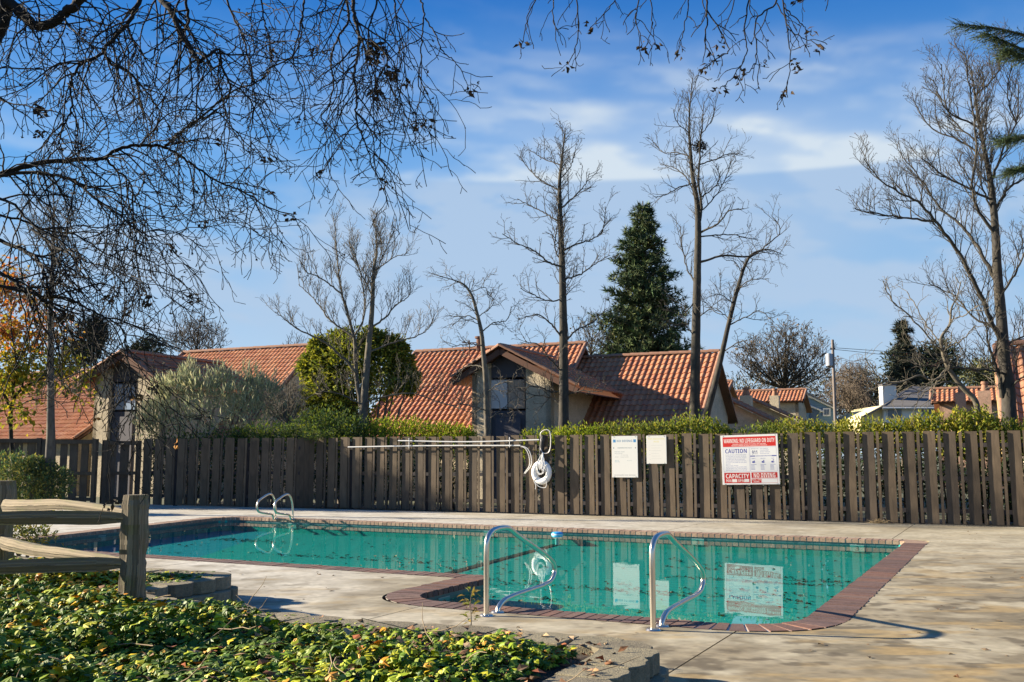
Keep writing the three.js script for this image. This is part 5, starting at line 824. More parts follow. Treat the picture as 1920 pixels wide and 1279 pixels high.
// ---------------------------------------------------------------- bare trees
// twigs along a limb: wandering shoots of lower and lower order, curving by the tree's habit
function twigs(gb, C, rad, o, order, col) {
  const L = []; let len = 0; for (let i = 0; i < C.length; i++) { if (i) len += C[i].distanceTo(C[i - 1]); L.push(len); }
  const n = Math.round(len * o.dens[order] * rr(0.85, 1.15)); if (!n) return;
  for (let k = 0; k < n; k++) {
    const q = lerp(o.from[order] ?? 0.1, 1, Math.pow((k + R()) / n, o.bias ?? 0.85)), s = q * len; let i = 1; while (i < C.length - 1 && L[i] < s) i++;
    const f = clamp((s - L[i - 1]) / Math.max(1e-6, L[i] - L[i - 1]), 0, 1), p = C[i - 1].clone().lerp(C[i], f), t = along(C[i - 1], C[i]), side = dirs(); side.addScaledVector(t, -side.dot(t)).normalize();
    const d = t.clone().multiplyScalar(o.fwd[order]).addScaledVector(side, 1).add(V3(0, o.up[order], 0)).normalize();
    const l = o.len[order] * rr(0.45, 1.15) * (1 - 0.35 * q), m = o.seg[order], st = l / m, P = [p], r0 = Math.min(o.r[order], rad(q) * 0.75); let dir = d.clone();
    for (let j = 0; j < m; j++) { dir.add(dirs(o.wob)).add(V3(0, o.curl[order], 0)).normalize(); P.push(P[j].clone().addScaledVector(dir, st * rr(0.8, 1.2))); }
    const rf = (w) => lerp(r0, o.tip, w); gb.tube(P, rf, order === 0 ? 4 : 3, col);
    if (order + 1 < o.dens.length) twigs(gb, P, rf, o, order + 1, col);
    if (o.buds && order === o.dens.length - 1 && R() < o.buds) o.bud(P[m]);
  }
}
const HABIT = { dens: [5, 8, 8], from: [0.08, 0.2, 0.2], fwd: [0.9, 0.9, 0.8], up: [0.35, 0.2, 0.15], len: [1.1, 0.5, 0.26], seg: [6, 4, 3], curl: [0.06, 0.04, 0.02], r: [0.014, 0.009, 0.0075], tip: 0.0055, wob: 0.15 };
function bareTree(name, label, z, trunk, r0, limbs, o = {}) {
  const H = { ...HABIT, ...o.habit }, base = trunk[0], B = at(base[0], base[1], z).setY(GY), t = thing(name, label, 'tree', B), bark = o.bark || [1.05, 1.02, 0.98];
  const px = (pts, dz) => { const out = pts.map(([x, y], i) => at(x, y, z + dz * i / (pts.length - 1))); return smooth(out, Math.max(10, pts.length * 5)).map((p) => p.sub(B)); };
  const T0 = [V3(0, 0, 0), ...px(trunk, 0)], tr = new GB(), h = T0[T0.length - 1].y, trad = (q) => Math.max(0.014, r0 * 0.84 * Math.pow(1 - q * 0.97, o.tp ?? 0.85) * (q < 0.04 ? 1.25 - q * 6 : 1));
  tr.tube(T0, trad, 11, bark, 0.07); part('trunk', tr.geo(), M.bark, t); void h;
  const tw = new GB(), bd = new GB(); H.bud = (p) => { const c = o.budCol || [0.1, 0.06, 0.03], s = o.budSize || 0.025; for (let k = 0; k < 4; k++) bd.tri(p.clone().add(dirs(s)), p.clone().add(dirs(s)), p.clone().add(dirs(s)), c); };
  for (const lb of limbs) {
    const [pts, rl, dz] = lb, C = px(pts, dz ?? rr(-1.2, 1.2)), rf = (q) => lerp(rl * 0.66, 0.011, Math.pow(q, 0.7)), g = new GB();
    C.forEach((p, i) => { if (i > 1) p.add(dirs(0.018)); }); g.tube(C, rf, 7, bark, 0.08); part('limb', g.geo(), M.bark, t); twigs(tw, C, rf, H, 0, bark);
  }
  if (o.topTwigs !== false) twigs(tw, T0.slice(Math.floor(T0.length * (o.bareTo ?? 0.45))), (q) => trad(lerp(o.bareTo ?? 0.45, 1, q)), { ...H, dens: H.dens.map((x, i) => i ? x : x * (o.topD ?? 1.6)), len: [H.len[0] * (o.topL ?? 1), H.len[1], H.len[2]] }, 0, bark);
  part('twigs', tw.geo(), M.bark, t, 'stuff'); if (bd.p.length) part('seed_balls', bd.geo(), M.dull, t, 'stuff'); return t;
}
R = mulberry(301);
bareTree('bare_tree', 'bare tree of several spreading pale stems in front of the round evergreen', -32, [[681, 775], [684, 735], [690, 660], [697, 590], [701, 508], [706, 470], [703, 421]], 0.17, [
  [[[679, 770], [669, 718], [664, 635], [658, 609], [641, 549], [634, 504], [630, 455], [628, 414]], 0.14, -0.6], [[[669, 700], [641, 669], [604, 639], [563, 620], [536, 601], [516, 584]], 0.08, 1], [[[664, 632], [619, 601], [600, 575], [581, 553], [559, 533]], 0.06, -0.8], [[[643, 553], [619, 534], [596, 519], [574, 509], [562, 488]], 0.05, 0.6],
  [[[698, 613], [724, 594], [743, 571], [762, 560], [772, 540]], 0.06, 0.5], [[[692, 660], [743, 641], [777, 632], [799, 620], [814, 597]], 0.055, -0.8], [[[701, 508], [720, 496], [743, 481], [766, 475]], 0.04, 0.6], [[[664, 630], [679, 605], [684, 568], [672, 500], [656, 452]], 0.06, 0.5], [[[700, 560], [672, 500], [662, 460]], 0.04, 0.7], [[[702, 520], [722, 470], [738, 432]], 0.035, -0.5],
  [[[683, 755], [705, 748], [765, 737], [818, 752], [855, 763], [893, 778]], 0.05, 1.2], [[[680, 760], [640, 740], [600, 735], [575, 748]], 0.04, 0.8]], { bareTo: 0.5, habit: { up: [0.8, 0.5, 0.3], curl: [0.16, 0.1, 0.05], fwd: [1.1, 1, 0.8], len: [1.0, 0.5, 0.26], dens: [5.5, 8, 7] }, bark: [2.5, 2.42, 2.25] });
bareTree('bare_tree', 'small slender bare tree in front of the gabled bay', -30.5, [[914, 815], [912, 760], [911, 718], [906, 658], [902, 620], [895, 590], [884, 553], [870, 534], [850, 525], [824, 518]], 0.125, [
  [[[904, 622], [927, 605], [949, 601], [959, 574]], 0.035], [[[898, 601], [874, 592], [848, 610]], 0.03], [[[905, 648], [878, 645], [847, 651]], 0.035], [[[896, 595], [925, 570], [915, 545]], 0.025], [[[880, 548], [910, 540], [916, 558]], 0.02], [[[909, 690], [890, 685], [868, 690], [852, 704]], 0.03], [[[913, 735], [935, 720], [962, 715]], 0.03], [[[914, 770], [880, 760], [858, 757]], 0.035], [[[914, 790], [945, 765], [975, 770]], 0.03]], { bareTo: 0.45, habit: { len: [0.75, 0.42, 0.24], up: [0.05, 0, 0], curl: [0.02, -0.02, -0.02], dens: [5, 8, 6], wob: 0.34 }, bark: [2.6, 2.5, 2.35] });
bareTree('bare_tree', 'tall straight bare tree with a pointed crown left of the conifer', -29, [[1057, 802], [1057, 700], [1056, 600], [1054, 500], [1051, 420], [1049, 350], [1053, 300], [1060, 250]], 0.19, [
  [[[1054, 500], [1031, 493], [1001, 470], [975, 459], [941, 438]], 0.055], [[[1051, 418], [1028, 403], [1005, 391], [970, 373]], 0.045], [[[1049, 358], [1016, 339], [994, 320], [975, 293]], 0.04], [[[1050, 309], [1020, 298], [994, 282]], 0.03], [[[1056, 470], [1080, 459], [1110, 448], [1129, 433], [1136, 388]], 0.05], [[[1056, 524], [1088, 515], [1114, 496], [1145, 478]], 0.05], [[[1051, 392], [1076, 369], [1099, 343], [1105, 323]], 0.04], [[[1050, 336], [1069, 313], [1080, 282]], 0.03], [[[1055, 562], [1028, 564], [1001, 553], [975, 541]], 0.04], [[[1056, 638], [1035, 609], [1010, 590], [970, 600]], 0.055], [[[1057, 645], [1080, 620], [1110, 605], [1137, 578]], 0.055], [[[1054, 492], [1040, 465], [1045, 420], [1043, 380]], 0.04], [[[1057, 700], [1030, 672], [1012, 648], [985, 640]], 0.045], [[[1057, 762], [1030, 745], [1005, 742], [980, 752]], 0.05], [[[1057, 735], [1035, 735], [1005, 725], [975, 728]], 0.04], [[[1057, 742], [1090, 733], [1130, 735]], 0.035]], { bareTo: 0.3, topD: 2.2, habit: { len: [0.85, 0.42, 0.24], dens: [5.4, 6.5, 5], up: [0.3, 0.2, 0.15], buds: 0.14 }, budCol: [0.06, 0.045, 0.03] });
bareTree('bare_tree', 'tallest bare tree, with two upright leaders and a dark clump near its top', -29.5, [[1303, 775], [1304, 680], [1306, 575], [1308, 500], [1309, 425], [1307, 380], [1299, 331], [1294, 275], [1292, 237], [1297, 158]], 0.19, [
  [[[1308, 440], [1315, 388], [1310, 350], [1312, 294], [1316, 240], [1321, 190]], 0.09, 0.4], [[[1309, 438], [1343, 421], [1369, 395], [1396, 391]], 0.06], [[[1308, 493], [1350, 481], [1414, 478], [1437, 459], [1463, 433], [1447, 404]], 0.065], [[[1311, 309], [1343, 298], [1369, 288], [1392, 290]], 0.035], [[[1295, 294], [1268, 286], [1245, 286], [1226, 267]], 0.035], [[[1302, 358], [1283, 328], [1260, 313], [1239, 309]], 0.04], [[[1299, 343], [1268, 354], [1249, 365], [1230, 371]], 0.035], [[[1306, 538], [1286, 496], [1275, 424]], 0.05], [[[1309, 444], [1369, 440], [1422, 451]], 0.04], [[[1309, 400], [1340, 370], [1362, 330], [1372, 300]], 0.035], [[[1306, 560], [1280, 590], [1262, 580]], 0.035], [[[1306, 600], [1330, 580], [1350, 590]], 0.03], [[[1305, 640], [1285, 610], [1256, 612]], 0.03], [[[1315, 370], [1345, 345], [1352, 320]], 0.03], [[[1293, 250], [1270, 230], [1262, 205]], 0.025], [[[1316, 250], [1335, 225], [1341, 200]], 0.025]], { bareTo: 0.4, topD: 1.8, habit: { len: [0.95, 0.46, 0.25], dens: [4.2, 5.5, 4.5], up: [0.45, 0.3, 0.2] } });
bareTree('bare_tree', 'slim bare tree leaning right beside the tallest bare tree', -31, [[1325, 778], [1338, 730], [1350, 680], [1365, 613], [1384, 538], [1399, 493], [1411, 476], [1440, 468], [1465, 476]], 0.13, [
  [[[1384, 541], [1407, 526], [1441, 522]], 0.035], [[[1369, 609], [1399, 594], [1425, 583], [1452, 606]], 0.035], [[[1376, 570], [1350, 552], [1330, 556]], 0.03], [[[1356, 660], [1390, 640], [1410, 650]], 0.03], [[[1368, 600], [1345, 580], [1322, 575]], 0.025], [[[1392, 512], [1375, 490], [1362, 488]], 0.025]], { bareTo: 0.35, habit: { len: [0.8, 0.42, 0.24], up: [0.15, 0.05, 0], dens: [4.5, 7, 6], wob: 0.3 } });
bareTree('bare_tree', 'big spreading bare tree at the right edge in front of the orange roof', -23, [[1893, 795], [1890, 720], [1884, 680], [1878, 601], [1870, 505], [1866, 425], [1858, 346], [1847, 287], [1831, 200], [1822, 130]], 0.205, [
  [[[1882, 645], [1863, 611], [1836, 548], [1793, 468], [1762, 425], [1719, 377], [1687, 361], [1655, 340], [1618, 297]], 0.11, 1.5], [[[1752, 415], [1698, 409], [1634, 399], [1602, 392]], 0.05, 0.6], [[[1872, 535], [1836, 468], [1804, 425], [1762, 388], [1730, 340], [1687, 286]], 0.085, -1.2], [[[1866, 440], [1825, 372], [1831, 266], [1820, 181], [1809, 96]], 0.07, 0.8], [[[1860, 375], [1772, 330], [1730, 297]], 0.05, 1], [[[1848, 300], [1804, 266], [1746, 239], [1719, 201]], 0.045, -1], [[[1863, 400], [1889, 356], [1920, 335], [1970, 308]], 0.06, 0.6], [[[1857, 346], [1878, 287], [1905, 229], [1912, 158]], 0.06, -0.6], [[[1874, 560], [1905, 510], [1925, 468], [1950, 430]], 0.055, 1], [[[1876, 620], [1825, 595], [1793, 558], [1740, 530]], 0.05, -0.8], [[[1880, 745], [1872, 700], [1860, 665], [1850, 625], [1848, 596]], 0.1, 0.5], [[[1887, 735], [1912, 712], [1945, 690]], 0.06, 0.6], [[[1883, 650], [1915, 632], [1960, 622]], 0.06, -0.5], [[[1886, 700], [1850, 694], [1800, 690], [1750, 672]], 0.05, 0.8], [[[1838, 240], [1775, 205], [1750, 150]], 0.04, 0.5], [[[1828, 180], [1868, 140], [1878, 96]], 0.04, -0.5], [[[1905, 229], [1890, 180], [1896, 120]], 0.035, 0.5], [[[1831, 266], [1780, 215], [1765, 120]], 0.035, -0.5], [[[1863, 400], [1840, 340], [1850, 240], [1845, 150]], 0.04, 0.4]], { bareTo: 0.5, topD: 1.5, habit: { len: [1.0, 0.5, 0.26], dens: [5.6, 8, 7], up: [0.55, 0.4, 0.25], curl: [0.12, 0.08, 0.04], r: [0.016, 0.009, 0.0065], tip: 0.0045, buds: 0.2 }, budCol: [0.1, 0.04, 0.035], budSize: 0.018 });
bareTree('bare_tree', 'gnarled small bare tree with pale twisting branches before the white and pink houses', -22.5, [[1834, 770], [1828, 750], [1804, 725], [1778, 689], [1768, 660], [1765, 634], [1781, 608], [1784, 579], [1795, 555], [1802, 528]], 0.085, [
  [[[1776, 667], [1752, 647], [1720, 640]], 0.03], [[[1768, 660], [1736, 625], [1704, 592], [1671, 560], [1655, 528]], 0.035, 0.6], [[[1778, 689], [1752, 712], [1726, 705], [1678, 718], [1649, 708], [1623, 672]], 0.045, 0.8], [[[1766, 645], [1738, 610], [1720, 578], [1700, 548]], 0.025, -0.6], [[[1782, 690], [1810, 690], [1850, 702], [1872, 700]], 0.035, -0.3], [[[1800, 722], [1770, 715], [1735, 735], [1715, 760]], 0.03, 0.6], [[[1783, 600], [1810, 590], [1836, 570]], 0.025], [[[1752, 712], [1720, 735], [1690, 742]], 0.025, 0.5], [[[1768, 655], [1800, 640], [1830, 610]], 0.03, 0.5]], { bareTo: 0.5, habit: { len: [0.8, 0.45, 0.22], dens: [3.6, 6, 5], up: [0.1, 0, 0], wob: 0.36, r: [0.014, 0.008, 0.006], tip: 0.0045 }, bark: [2.4, 2.3, 2.1] });
bareTree('bare_tree', 'straight grey bare trunk at the far left among the orange leaves', -26, [[95, 820], [95, 700], [94, 600], [97, 520], [101, 430], [100, 330]], 0.13, [[[[96, 560], [120, 500], [150, 460]], 0.04], [[[97, 520], [70, 470], [50, 420]], 0.04], [[[98, 480], [125, 440], [140, 390]], 0.035], [[[96, 600], [60, 560], [30, 540]], 0.035], [[[95, 700], [120, 720], [150, 745]], 0.03], [[[93, 640], [125, 625], [160, 600]], 0.03]], { bareTo: 0.55, bark: [1.8, 1.75, 1.7] });
{ // far crowns: fans of limbs drawn out from a base
  const fan = (name, label, z, x, yb, yTop, half, n, o) => { const limbs = []; for (let k = 0; k < n; k++) { const a = (k + rr(0.2, 0.8)) / n * 2 - 1, ex = x + half * a * rr(0.85, 1.05), ey = lerp(yTop, yb, (o.round ?? 0.55) * a * a) + rr(0, 10); limbs.push([[[x + a * 4, yb - rr(2, 12)], [x + half * a * 0.5, lerp(yb, ey, 0.42)], [x + half * a * 0.82, lerp(yb, ey, 0.75)], [ex, ey]], o.lr || 0.16, rr(-4, 4)]); } return bareTree(name, label, z, [[x, yb + 25], [x, yb], [x + 2, lerp(yb, yTop, 0.5)], [x + 4, yTop + 8]], o.r || 0.3, limbs, { ...o, bareTo: 0.3 }); };
  R = mulberry(411);
  fan('bare_tree', 'broad dome shaped bare tree far off behind the two chimneys', -92, 1470, 738, 622, 106, 17, { habit: { len: [1.9, 1.1, 0.6], dens: [2.2, 3.6, 3], up: [0.4, 0.3, 0.2], r: [0.07, 0.04, 0.032], tip: 0.022, buds: 0.16 }, bark: [1.3, 1.18, 1.0], budCol: [0.16, 0.11, 0.06], budSize: 0.13, lr: 0.17 });
  fan('birch_tree', 'pale stemmed birch with drooping reddish twigs beside the utility pole', -80, 1592, 770, 668, 26, 9, { habit: { len: [2.4, 1.0, 0.5], dens: [3.4, 3.4, 2], up: [-0.1, -0.5, -0.4], curl: [-0.22, -0.25, -0.2], r: [0.035, 0.028, 0.022], tip: 0.018 }, bark: [2.6, 2.2, 1.9], lr: 0.07, r: 0.16, round: 0.5 });
  fan('bare_tree', 'hazy thin twigged tree far off above the tiled roofs at left', -84, 368, 672, 604, 66, 12, { habit: { len: [1.6, 0.9, 0.5], dens: [2.6, 3.2, 3], up: [0.6, 0.4, 0.3], r: [0.04, 0.03, 0.024], tip: 0.017, buds: 0.2 }, bark: [1.3, 1.15, 1.0], budCol: [0.2, 0.15, 0.1], budSize: 0.1, lr: 0.08, r: 0.18 });
  fan('bare_tree', 'faint far bare treetop just left of the round evergreen', -90, 556, 660, 630, 22, 6, { habit: { len: [1.2, 0.7, 0.4], dens: [2, 2.5, 2], up: [0.6, 0.4, 0.3], r: [0.03, 0.024, 0.02], tip: 0.015 }, lr: 0.06, r: 0.1 });
  fan('bare_tree', 'leafless shrubby tree behind the ridge right of the gabled bay', -50, 1108, 672, 606, 44, 8, { habit: { len: [1.0, 0.6, 0.3], dens: [2.6, 4, 3], up: [0.5, 0.3, 0.2], r: [0.025, 0.017, 0.014], tip: 0.01, buds: 0.25 }, bark: [0.9, 0.85, 0.7], budCol: [0.2, 0.17, 0.08], budSize: 0.06, lr: 0.05, r: 0.1 });
  fan('bare_shrub', 'grey leafless shrub of upright stems left of the round evergreen behind the fence', -32, 540, 800, 716, 42, 11, { habit: { len: [0.6, 0.35, 0.2], dens: [5, 6, 5], up: [0.7, 0.4, 0.3], r: [0.012, 0.009, 0.007], tip: 0.005 }, bark: [2, 1.9, 1.75], lr: 0.025, r: 0.04 });
}
{ // dark clump in the tallest tree
  R = mulberry(71); const c = at(1311, 275, -29.4), gb = new GB(); foliage(gb, V3(0, 0, 0), [0.24, 0.17, 0.2], 420, 0.1, [[0.03, 0.025, 0.015], [0.05, 0.035, 0.02]], { core: 0.7, wide: 0.3 }); const m = solo('bird_nest', 'dark twiggy clump high in the tallest bare tree', 'nest', gb.geo(), M.dull); m.position.copy(c);
}
{ // autumn tree at left
  R = mulberry(515); const z = -35.5, B = at(40, 830, z).setY(GY), t = thing('autumn_tree', 'tree with yellow and orange autumn leaves at the left edge behind the bush', 'tree', B), tr = new GB(), lf = new GB();
  const P = (x, y, dz = 0) => at(x, y, z + dz).sub(B), lim = (pts, r) => { const C = smooth(pts, 20); tr.tube(C, (q) => lerp(r, 0.008, q), 6, [0.8, 0.8, 0.8]); return C; };
  const limbs = [lim([V3(0, 0, 0), P(22, 760), P(40, 730), P(75, 712), P(100, 705)], 0.09), lim([P(20, 765), P(-10, 700, 0.5), P(-30, 620, 0.8), P(0, 560, 1)], 0.07), lim([P(40, 730), P(50, 690, -0.5), P(80, 640, -0.8), P(90, 600, -1)], 0.045), lim([P(22, 745), P(30, 680, 0.6), P(20, 600, 0.4), P(40, 520, 0)], 0.05), lim([P(20, 770), P(60, 750, 0.8), P(130, 745, 1.2)], 0.035)];
  twigs(tr, limbs[1], () => 0.03, { ...HABIT, len: [0.9, 0.4, 0.2] }, 0, [0.8, 0.8, 0.8]); twigs(tr, limbs[3], () => 0.03, { ...HABIT, len: [0.9, 0.4, 0.2] }, 0, [0.8, 0.8, 0.8]);
  for (const [x, y, w, h, n, cols] of [[30, 690, 70, 60, 900, 'y'], [110, 690, 60, 50, 480, 'y'], [20, 620, 80, 60, 760, 'o'], [90, 620, 60, 50, 240, 'o'], [10, 540, 60, 60, 440, 'o'], [40, 770, 60, 40, 150, 'y'], [150, 730, 40, 40, 90, 'y'], [-20, 740, 50, 60, 260, 'y'], [60, 560, 40, 40, 80, 'o']]) { const C = { y: [[0.45, 0.38, 0.02], [0.55, 0.4, 0.02], [0.3, 0.3, 0.03], [0.2, 0.24, 0.03]], o: [[0.55, 0.21, 0.04], [0.48, 0.16, 0.04], [0.52, 0.3, 0.03], [0.32, 0.26, 0.04]] }[cols]; const p = P(x, y, rr(-0.8, 0.8)), s = 35.5 / F; foliage(lf, p, [w * s, h * s, w * s], n, 0.19, C, { core: 0.8, wide: 0.75, rise: -0.3 }); }
  part('limbs', tr.geo(), M.bark, t); part('leaves', lf.geo(), M.leaf, t);
}
{ // evergreen screen left of the picture that shades the left fence run
  R = mulberry(616);
  for (const [x, z, h, r] of [[-20.2, -31.6, 6.9, 1.9], [-23.2, -33.6, 7.5, 1.9]]) { const t = thing('screen_tree', x > -21 ? 'nearer of two tall evergreens left of the view beyond the fence' : 'farther of two tall evergreens left of the view beyond the fence', 'tree', V3(x, GY, z), 'evergreens beyond the left edge'), gb = new GB(), tr = new GB(); for (let k = 0; k < 8; k++) foliage(gb, V3(rr(-0.5, 0.5), 0.9 + k * (h - 1) / 7.5, rr(-0.5, 0.5)), [r * rr(0.7, 1), 0.95, r * rr(0.7, 1)], 2300, 0.22, GREEN.dark, { core: 0.75 }); tr.tube([V3(0, 0, 0), V3(0.1, h * 0.5, 0), V3(0, h - 0.5, 0)], (q) => lerp(0.16, 0.04, q), 8, [0.15, 0.12, 0.09]); part('trunk', tr.geo(), M.dull, t); part('crown', gb.geo(), M.leaf, t); }
}
// ---------------------------------------------------------------- the big oak overhead, its trunk left of the picture
{
  R = mulberry(909);
  const B = V3(-6.9, 0.1, -4.3), t = thing('oak_tree', 'large leafless oak whose dark drooping branches hang over the top and left of the view', 'tree', B), black = [0.2, 0.19, 0.18];
  const P = (pts, z, dz = 0) => smooth(pts.map(([x, y], i) => at(x, y, z + dz * i / (pts.length - 1)).sub(B)), pts.length * 5);
  const tr = new GB(); tr.tube([V3(0, 0, 0), V3(0.05, 1.2, 0.05), V3(0, 2.6, 0), V3(0.1, 3.6, 0.1), V3(0.4, 4.6, 0.1)], (q) => lerp(0.42, 0.26, q), 14, black, 0.12); part('trunk', tr.geo(), M.bark, t);
  const tw = new GB(), lf = new GB(), TIP = 0.0025;
  const D1 = { dens: [18, 9, 8], from: [0.05, 0.12, 0.2], fwd: [0.75, 0.8, 0.7], up: [-0.2, -0.2, -0.05], len: [0.7, 0.32, 0.13], seg: [8, 5, 3], curl: [-0.1, -0.05, 0.03], r: [0.006, 0.0036, 0.0028], tip: TIP, wob: 0.3, bias: 0.8, buds: 0.12, bud: (p) => { const s = 0.011, c = [0.03, 0.022, 0.012]; for (let k = 0; k < 3; k++) lf.tri(p.clone().add(dirs(s)), p.clone().add(dirs(s)), p.clone().add(dirs(s)), c); } };
  const cluster = (p, n, s) => { for (let k = 0; k < n; k++) { const d = dirs().setY(rr(-1, 0.2)).normalize(); lf.leaf(p.clone().add(dirs(s * 0.5)), d, dirs(), s * rr(0.5, 1), s * 0.4, tint([0.045, 0.03, 0.015], 0.4)); } };
  function limb(pts, z, dz, r0, r1, o = {}) { const C = P(pts, z, dz), rf = (q) => lerp(r0, r1, Math.pow(q, 0.7)), g = new GB(); C.forEach((p, i) => { if (i > 1) p.add(dirs(0.006)); }); g.tube(C, rf, r0 > 0.012 ? 9 : 6, black, 0.12); part('limb', g.geo(), M.bark, t); twigs(tw, C, rf, { ...D1, ...o }, 0, black); if (o.end !== 0 && R() < 0.75) cluster(C[C.length - 1], 7, 0.055); return C; }
  const join = (from, to, r0, r1) => { const g = new GB(), a = from.clone(), b = to.clone(), m = a.clone().lerp(b, 0.5).add(V3(0, 0.35, 0)); g.tube(smooth([a, m, b], 14), (q) => lerp(r0, r1, q), 9, black, 0.12); part('limb', g.geo(), M.bark, t); };
  const top = V3(0.4, 4.5, 0.1);
  // left and upper left
  const L1 = limb([[-60, 340], [0, 327], [45, 312], [94, 304], [150, 300], [191, 297], [225, 278], [263, 272], [308, 276], [338, 293], [375, 319], [413, 343], [458, 360], [507, 390], [548, 402]], -6, -0.4, 0.021, 0.0035);
  limb([[308, 276], [338, 248], [375, 221], [405, 195], [443, 169], [488, 150], [503, 131], [552, 101], [563, 68], [567, 22], [574, -20]], -6.2, 0.4, 0.009, 0.0035);
  const L2 = limb([[-40, 338], [56, 323], [105, 330], [139, 338], [161, 357], [188, 379], [225, 405], [255, 428], [285, 447], [323, 462]], -6, 0.4, 0.013, 0.003);
  const L3 = limb([[-30, -20], [22, 11], [45, 30], [71, 50], [98, 42], [124, 22], [146, 6], [175, -30]], -5.6, 0.2, 0.03, 0.026, { dens: [24, 10, 8] });
  const L0 = limb([[-60, 220], [-20, 90], [0, 40], [12, -30]], -5.6, 0, 0.055, 0.05);
  const L4 = limb([[270, -40], [263, -5], [248, 30], [233, 53], [203, 83], [188, 103], [158, 116], [139, 139], [131, 165], [135, 199], [120, 235], [108, 272]], -6, 0.3, 0.018, 0.004, { dens: [21, 10, 8] });
  limb([[195, 99], [210, 120], [233, 128], [255, 150], [278, 176], [300, 210], [319, 240], [338, 262]], -6, -0.5, 0.011, 0.003, { dens: [21, 10, 8] });
  limb([[240, 53], [248, 75], [255, 94], [244, 120]], -5.9, 0.2, 0.01, 0.004);
  const L5 = limb([[290, -40], [300, -5], [323, 26], [341, 68], [360, 94], [375, 117]], -5.8, 0.3, 0.02, 0.014, { dens: [21, 10, 8], end: 0 });
  limb([[375, 117], [394, 101], [411, 94], [417, 131], [432, 165], [420, 199], [425, 230], [412, 264]], -5.5, -0.3, 0.011, 0.003, { dens: [21, 10, 8] });
  limb([[341, 64], [353, 38], [346, -20]], -5.8, 0.3, 0.011, 0.009);
  const L6 = limb([[199, 297], [218, 319], [240, 338], [248, 360], [251, 413], [255, 450], [258, 520], [262, 580]], -6.1, -0.5, 0.009, 0.003);
  limb([[251, 380], [268, 344], [272, 341]], -6.2, 0, 0.006, 0.003); limb([[265, 360], [300, 382], [330, 390], [356, 415], [380, 415]], -6.2, -0.3, 0.005, 0.0026);
  // the dense tangle lower left
  const L7 = limb([[-40, 495], [20, 523], [33, 533], [47, 544], [67, 554], [94, 555], [122, 557], [156, 573], [188, 591], [210, 602], [233, 623], [236, 648], [245, 700], [256, 745]], -5.6, 0.2, 0.012, 0.0028, { dens: [13, 8, 7] });
  limb([[-20, 440], [23, 460], [47, 471], [67, 483], [78, 502], [88, 529], [94, 552]], -5.8, 0.3, 0.013, 0.006, { dens: [14, 9, 8] });
  const L8 = limb([[-40, 528], [31, 544], [67, 553], [88, 573], [106, 594], [125, 618], [150, 635], [195, 658], [240, 690], [292, 727]], -5.5, -0.4, 0.011, 0.0026);
  limb([[60, 430], [102, 460], [122, 472], [145, 483], [172, 494], [215, 505], [270, 540]], -5.8, 0.4, 0.009, 0.0026, { dens: [13, 8, 7] });
  limb([[-40, 400], [30, 410], [80, 430], [140, 440], [190, 470], [250, 500], [330, 520], [365, 560]], -6, -0.3, 0.009, 0.0026, { dens: [13, 8, 7] });
  limb([[-40, 360], [20, 380], [60, 420], [110, 450], [160, 520], [200, 560]], -5.7, 0.2, 0.01, 0.003, { dens: [13, 8, 7] });
  limb([[245, 702], [247, 757], [232, 800], [218, 830], [204, 880], [207, 945]], -5.6, 0.1, 0.0045, 0.0022, { dens: [5, 5, 5], len: [0.2, 0.1, 0.05] });
  limb([[236, 648], [262, 690], [300, 740], [328, 770], [352, 782], [378, 778]], -5.6, 0.1, 0.004, 0.002, { dens: [6, 5, 5], len: [0.25, 0.12, 0.05] });
  // over the middle of the top edge
  const M1 = limb([[655, -60], [663, -5], [664, 31], [672, 63], [669, 110], [663, 141], [669, 188], [666, 213], [675, 244], [688, 275], [700, 316], [717, 345]], -5.8, 0.2, 0.014, 0.0028, { dens: [12, 8, 7] });
  limb([[641, -40], [653, 34], [634, 72], [619, 110], [625, 150], [616, 200], [603, 219], [613, 256], [606, 300], [603, 326]], -5.9, -0.3, 0.009, 0.0026, { dens: [11, 7, 7] });
  limb([[672, 63], [675, 70], [703, 81], [725, 109], [728, 150], [750, 194], [769, 225], [800, 232]], -5.7, 0.3, 0.007, 0.0024, { dens: [11, 7, 7] });
  limb([[780, -50], [788, -5], [795, 22], [791, 69], [789, 119], [785, 156], [794, 184], [780, 203], [781, 238]], -5.9, 0, 0.007, 0.0024, { dens: [9, 6, 6] });
  limb([[797, 34], [816, 63], [831, 97], [853, 116], [869, 144], [879, 171]], -5.9, 0.2, 0.0055, 0.0022, { dens: [6, 5, 6], len: [0.3, 0.16, 0.07] });
  limb([[565, -50], [569, -5], [566, 34], [556, 75], [550, 103], [553, 134], [569, 175], [566, 206], [560, 227]], -5.8, 0.2, 0.007, 0.0024, { dens: [8, 6, 6], len: [0.42, 0.2, 0.08] });
  limb([[700, -50], [706, 0], [690, 60], [700, 110], [730, 140]], -5.7, 0.2, 0.008, 0.003, { dens: [14, 9, 8] }); limb([[735, -50], [740, 0], [745, 50], [757, 100], [760, 150]], -5.9, 0.2, 0.007, 0.0026, { dens: [11, 8, 8] }); limb([[610, -50], [612, 0], [600, 40], [598, 90]], -5.8, 0.2, 0.006, 0.0026, { dens: [9, 7, 7], len: [0.4, 0.2, 0.08] });
  limb([[480, -50], [490, 10], [500, 60], [512, 100]], -6, 0.2, 0.007, 0.003, { dens: [15, 9, 9], len: [0.45, 0.24, 0.1] }); limb([[420, -50], [432, 20], [455, 70], [470, 130], [478, 200], [470, 260], [500, 300]], -6, 0.3, 0.008, 0.0026, { dens: [13, 9, 9], len: [0.5, 0.26, 0.1] });
  // right of the middle
  const few = { dens: [8, 6, 6], len: [0.24, 0.14, 0.06], from: [0.2, 0.15, 0.2] };
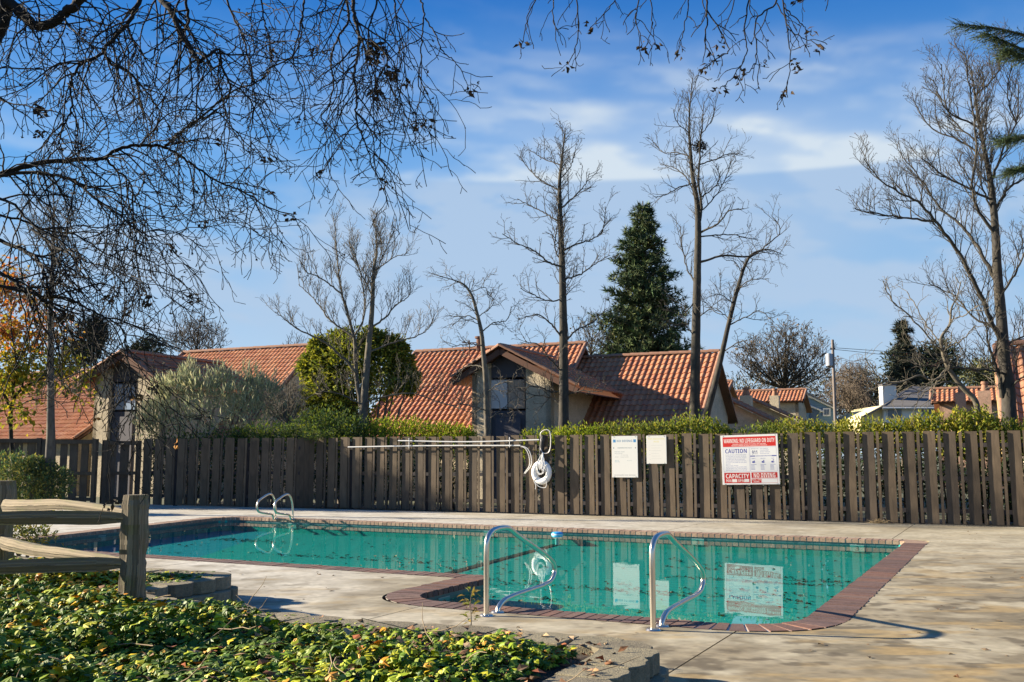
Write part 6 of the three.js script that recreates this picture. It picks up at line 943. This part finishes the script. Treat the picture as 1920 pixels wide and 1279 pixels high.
  for (const [pts, r] of [[[[1030, -70], [1037, -8], [1037, 36], [1048, 66]], 0.005], [[[1078, -70], [1082, -8], [1084, 58], [1076, 97], [1062, 122]], 0.0055], [[[1010, -70], [1005, -8], [988, 36], [979, 83]], 0.005], [[[1195, -70], [1198, -8], [1192, 36], [1206, 84]], 0.006], [[[1215, -60], [1221, 13], [1224, 58], [1228, 86]], 0.0045], [[[1150, -60], [1152, 0], [1128, 30], [1108, 52]], 0.0045], [[[1320, -70], [1324, -8], [1326, 32], [1324, 90], [1335, 104]], 0.009], [[[1412, -70], [1405, -8], [1395, 61], [1400, 100], [1373, 145], [1349, 167]], 0.006], [[[1326, 20], [1352, 62], [1367, 95], [1340, 112], [1325, 129]], 0.005], [[[1460, -50], [1453, 6], [1418, 36], [1418, 94], [1415, 123], [1389, 146]], 0.007], [[[1462, -70], [1466, -8], [1476, 58], [1482, 110], [1474, 175]], 0.007], [[[1470, 14], [1502, 45], [1519, 62]], 0.0045], [[[1457, 6], [1489, 61], [1532, 82]], 0.0045], [[[1290, -60], [1292, 0], [1283, 50], [1270, 100]], 0.005], [[[1372, -60], [1376, 0], [1360, 50], [1352, 80]], 0.005], [[[1540, -60], [1560, -15], [1500, 0]], 0.006]]) limb(pts, -5.8, rr(-0.3, 0.3), r, 0.0024, few);
  // limbs above the frame that carry them
  const hi = (pts, r0, r1) => { const C = P(pts, -5.8, 0), g = new GB(); g.tube(C, (q) => lerp(r0, r1, q), 9, black, 0.12); part('limb', g.geo(), M.bark, t); };
  hi([[-420, -230], [-150, -190], [60, -120], [280, -60], [480, -55], [655, -75], [900, -90], [1100, -80], [1320, -78], [1470, -75], [1560, -55]], 0.09, 0.008);
  join(top, at(-420, -230, -5.8).sub(B), 0.2, 0.09); for (const C of [L0, L1, L2, L3, L7, L8]) join(top.clone().add(dirs(0.2)), C[0], 0.11, 0.035); join(at(180, -85, -5.8).sub(B), L5[0], 0.03, 0.02); join(at(180, -85, -5.8).sub(B), L4[0], 0.03, 0.018);
  void L6; void M1;
  for (const [x, y, n, s] of [[708, 92, 40, 0.07], [700, 112, 26, 0.06], [737, 132, 22, 0.06], [703, 175, 26, 0.06], [75, 207, 26, 0.055], [72, 252, 16, 0.045], [155, 60, 18, 0.045], [785, 235, 12, 0.045], [563, 224, 12, 0.04], [1489, 116, 9, 0.04], [1495, 128, 8, 0.045], [1393, 128, 9, 0.04], [1432, 116, 9, 0.04], [120, 590, 30, 0.07], [280, 560, 18, 0.055], [238, 582, 16, 0.05], [503, 360, 8, 0.04], [535, 405, 9, 0.04]]) cluster(at(x, y, -5.8).sub(B), n, s);
  for (const [x, y] of [[253, 748], [177, 782], [330, 836]]) { const p = at(x, y, -5.55).sub(B); for (let k = 0; k < 4; k++) lf.leaf(p.clone().add(dirs(0.012)), dirs(), dirs(), 0.035, 0.022, tint([0.3, 0.14, 0.03], 0.3)); }
  part('twigs', tw.geo(), M.bark, t, 'stuff'); part('dead_leaves', lf.geo(), M.dull, t, 'stuff');
}

scene.traverse((o) => { if (o.isMesh) { o.castShadow = o.receiveShadow = true; } });
renderer.render(scene, camera);
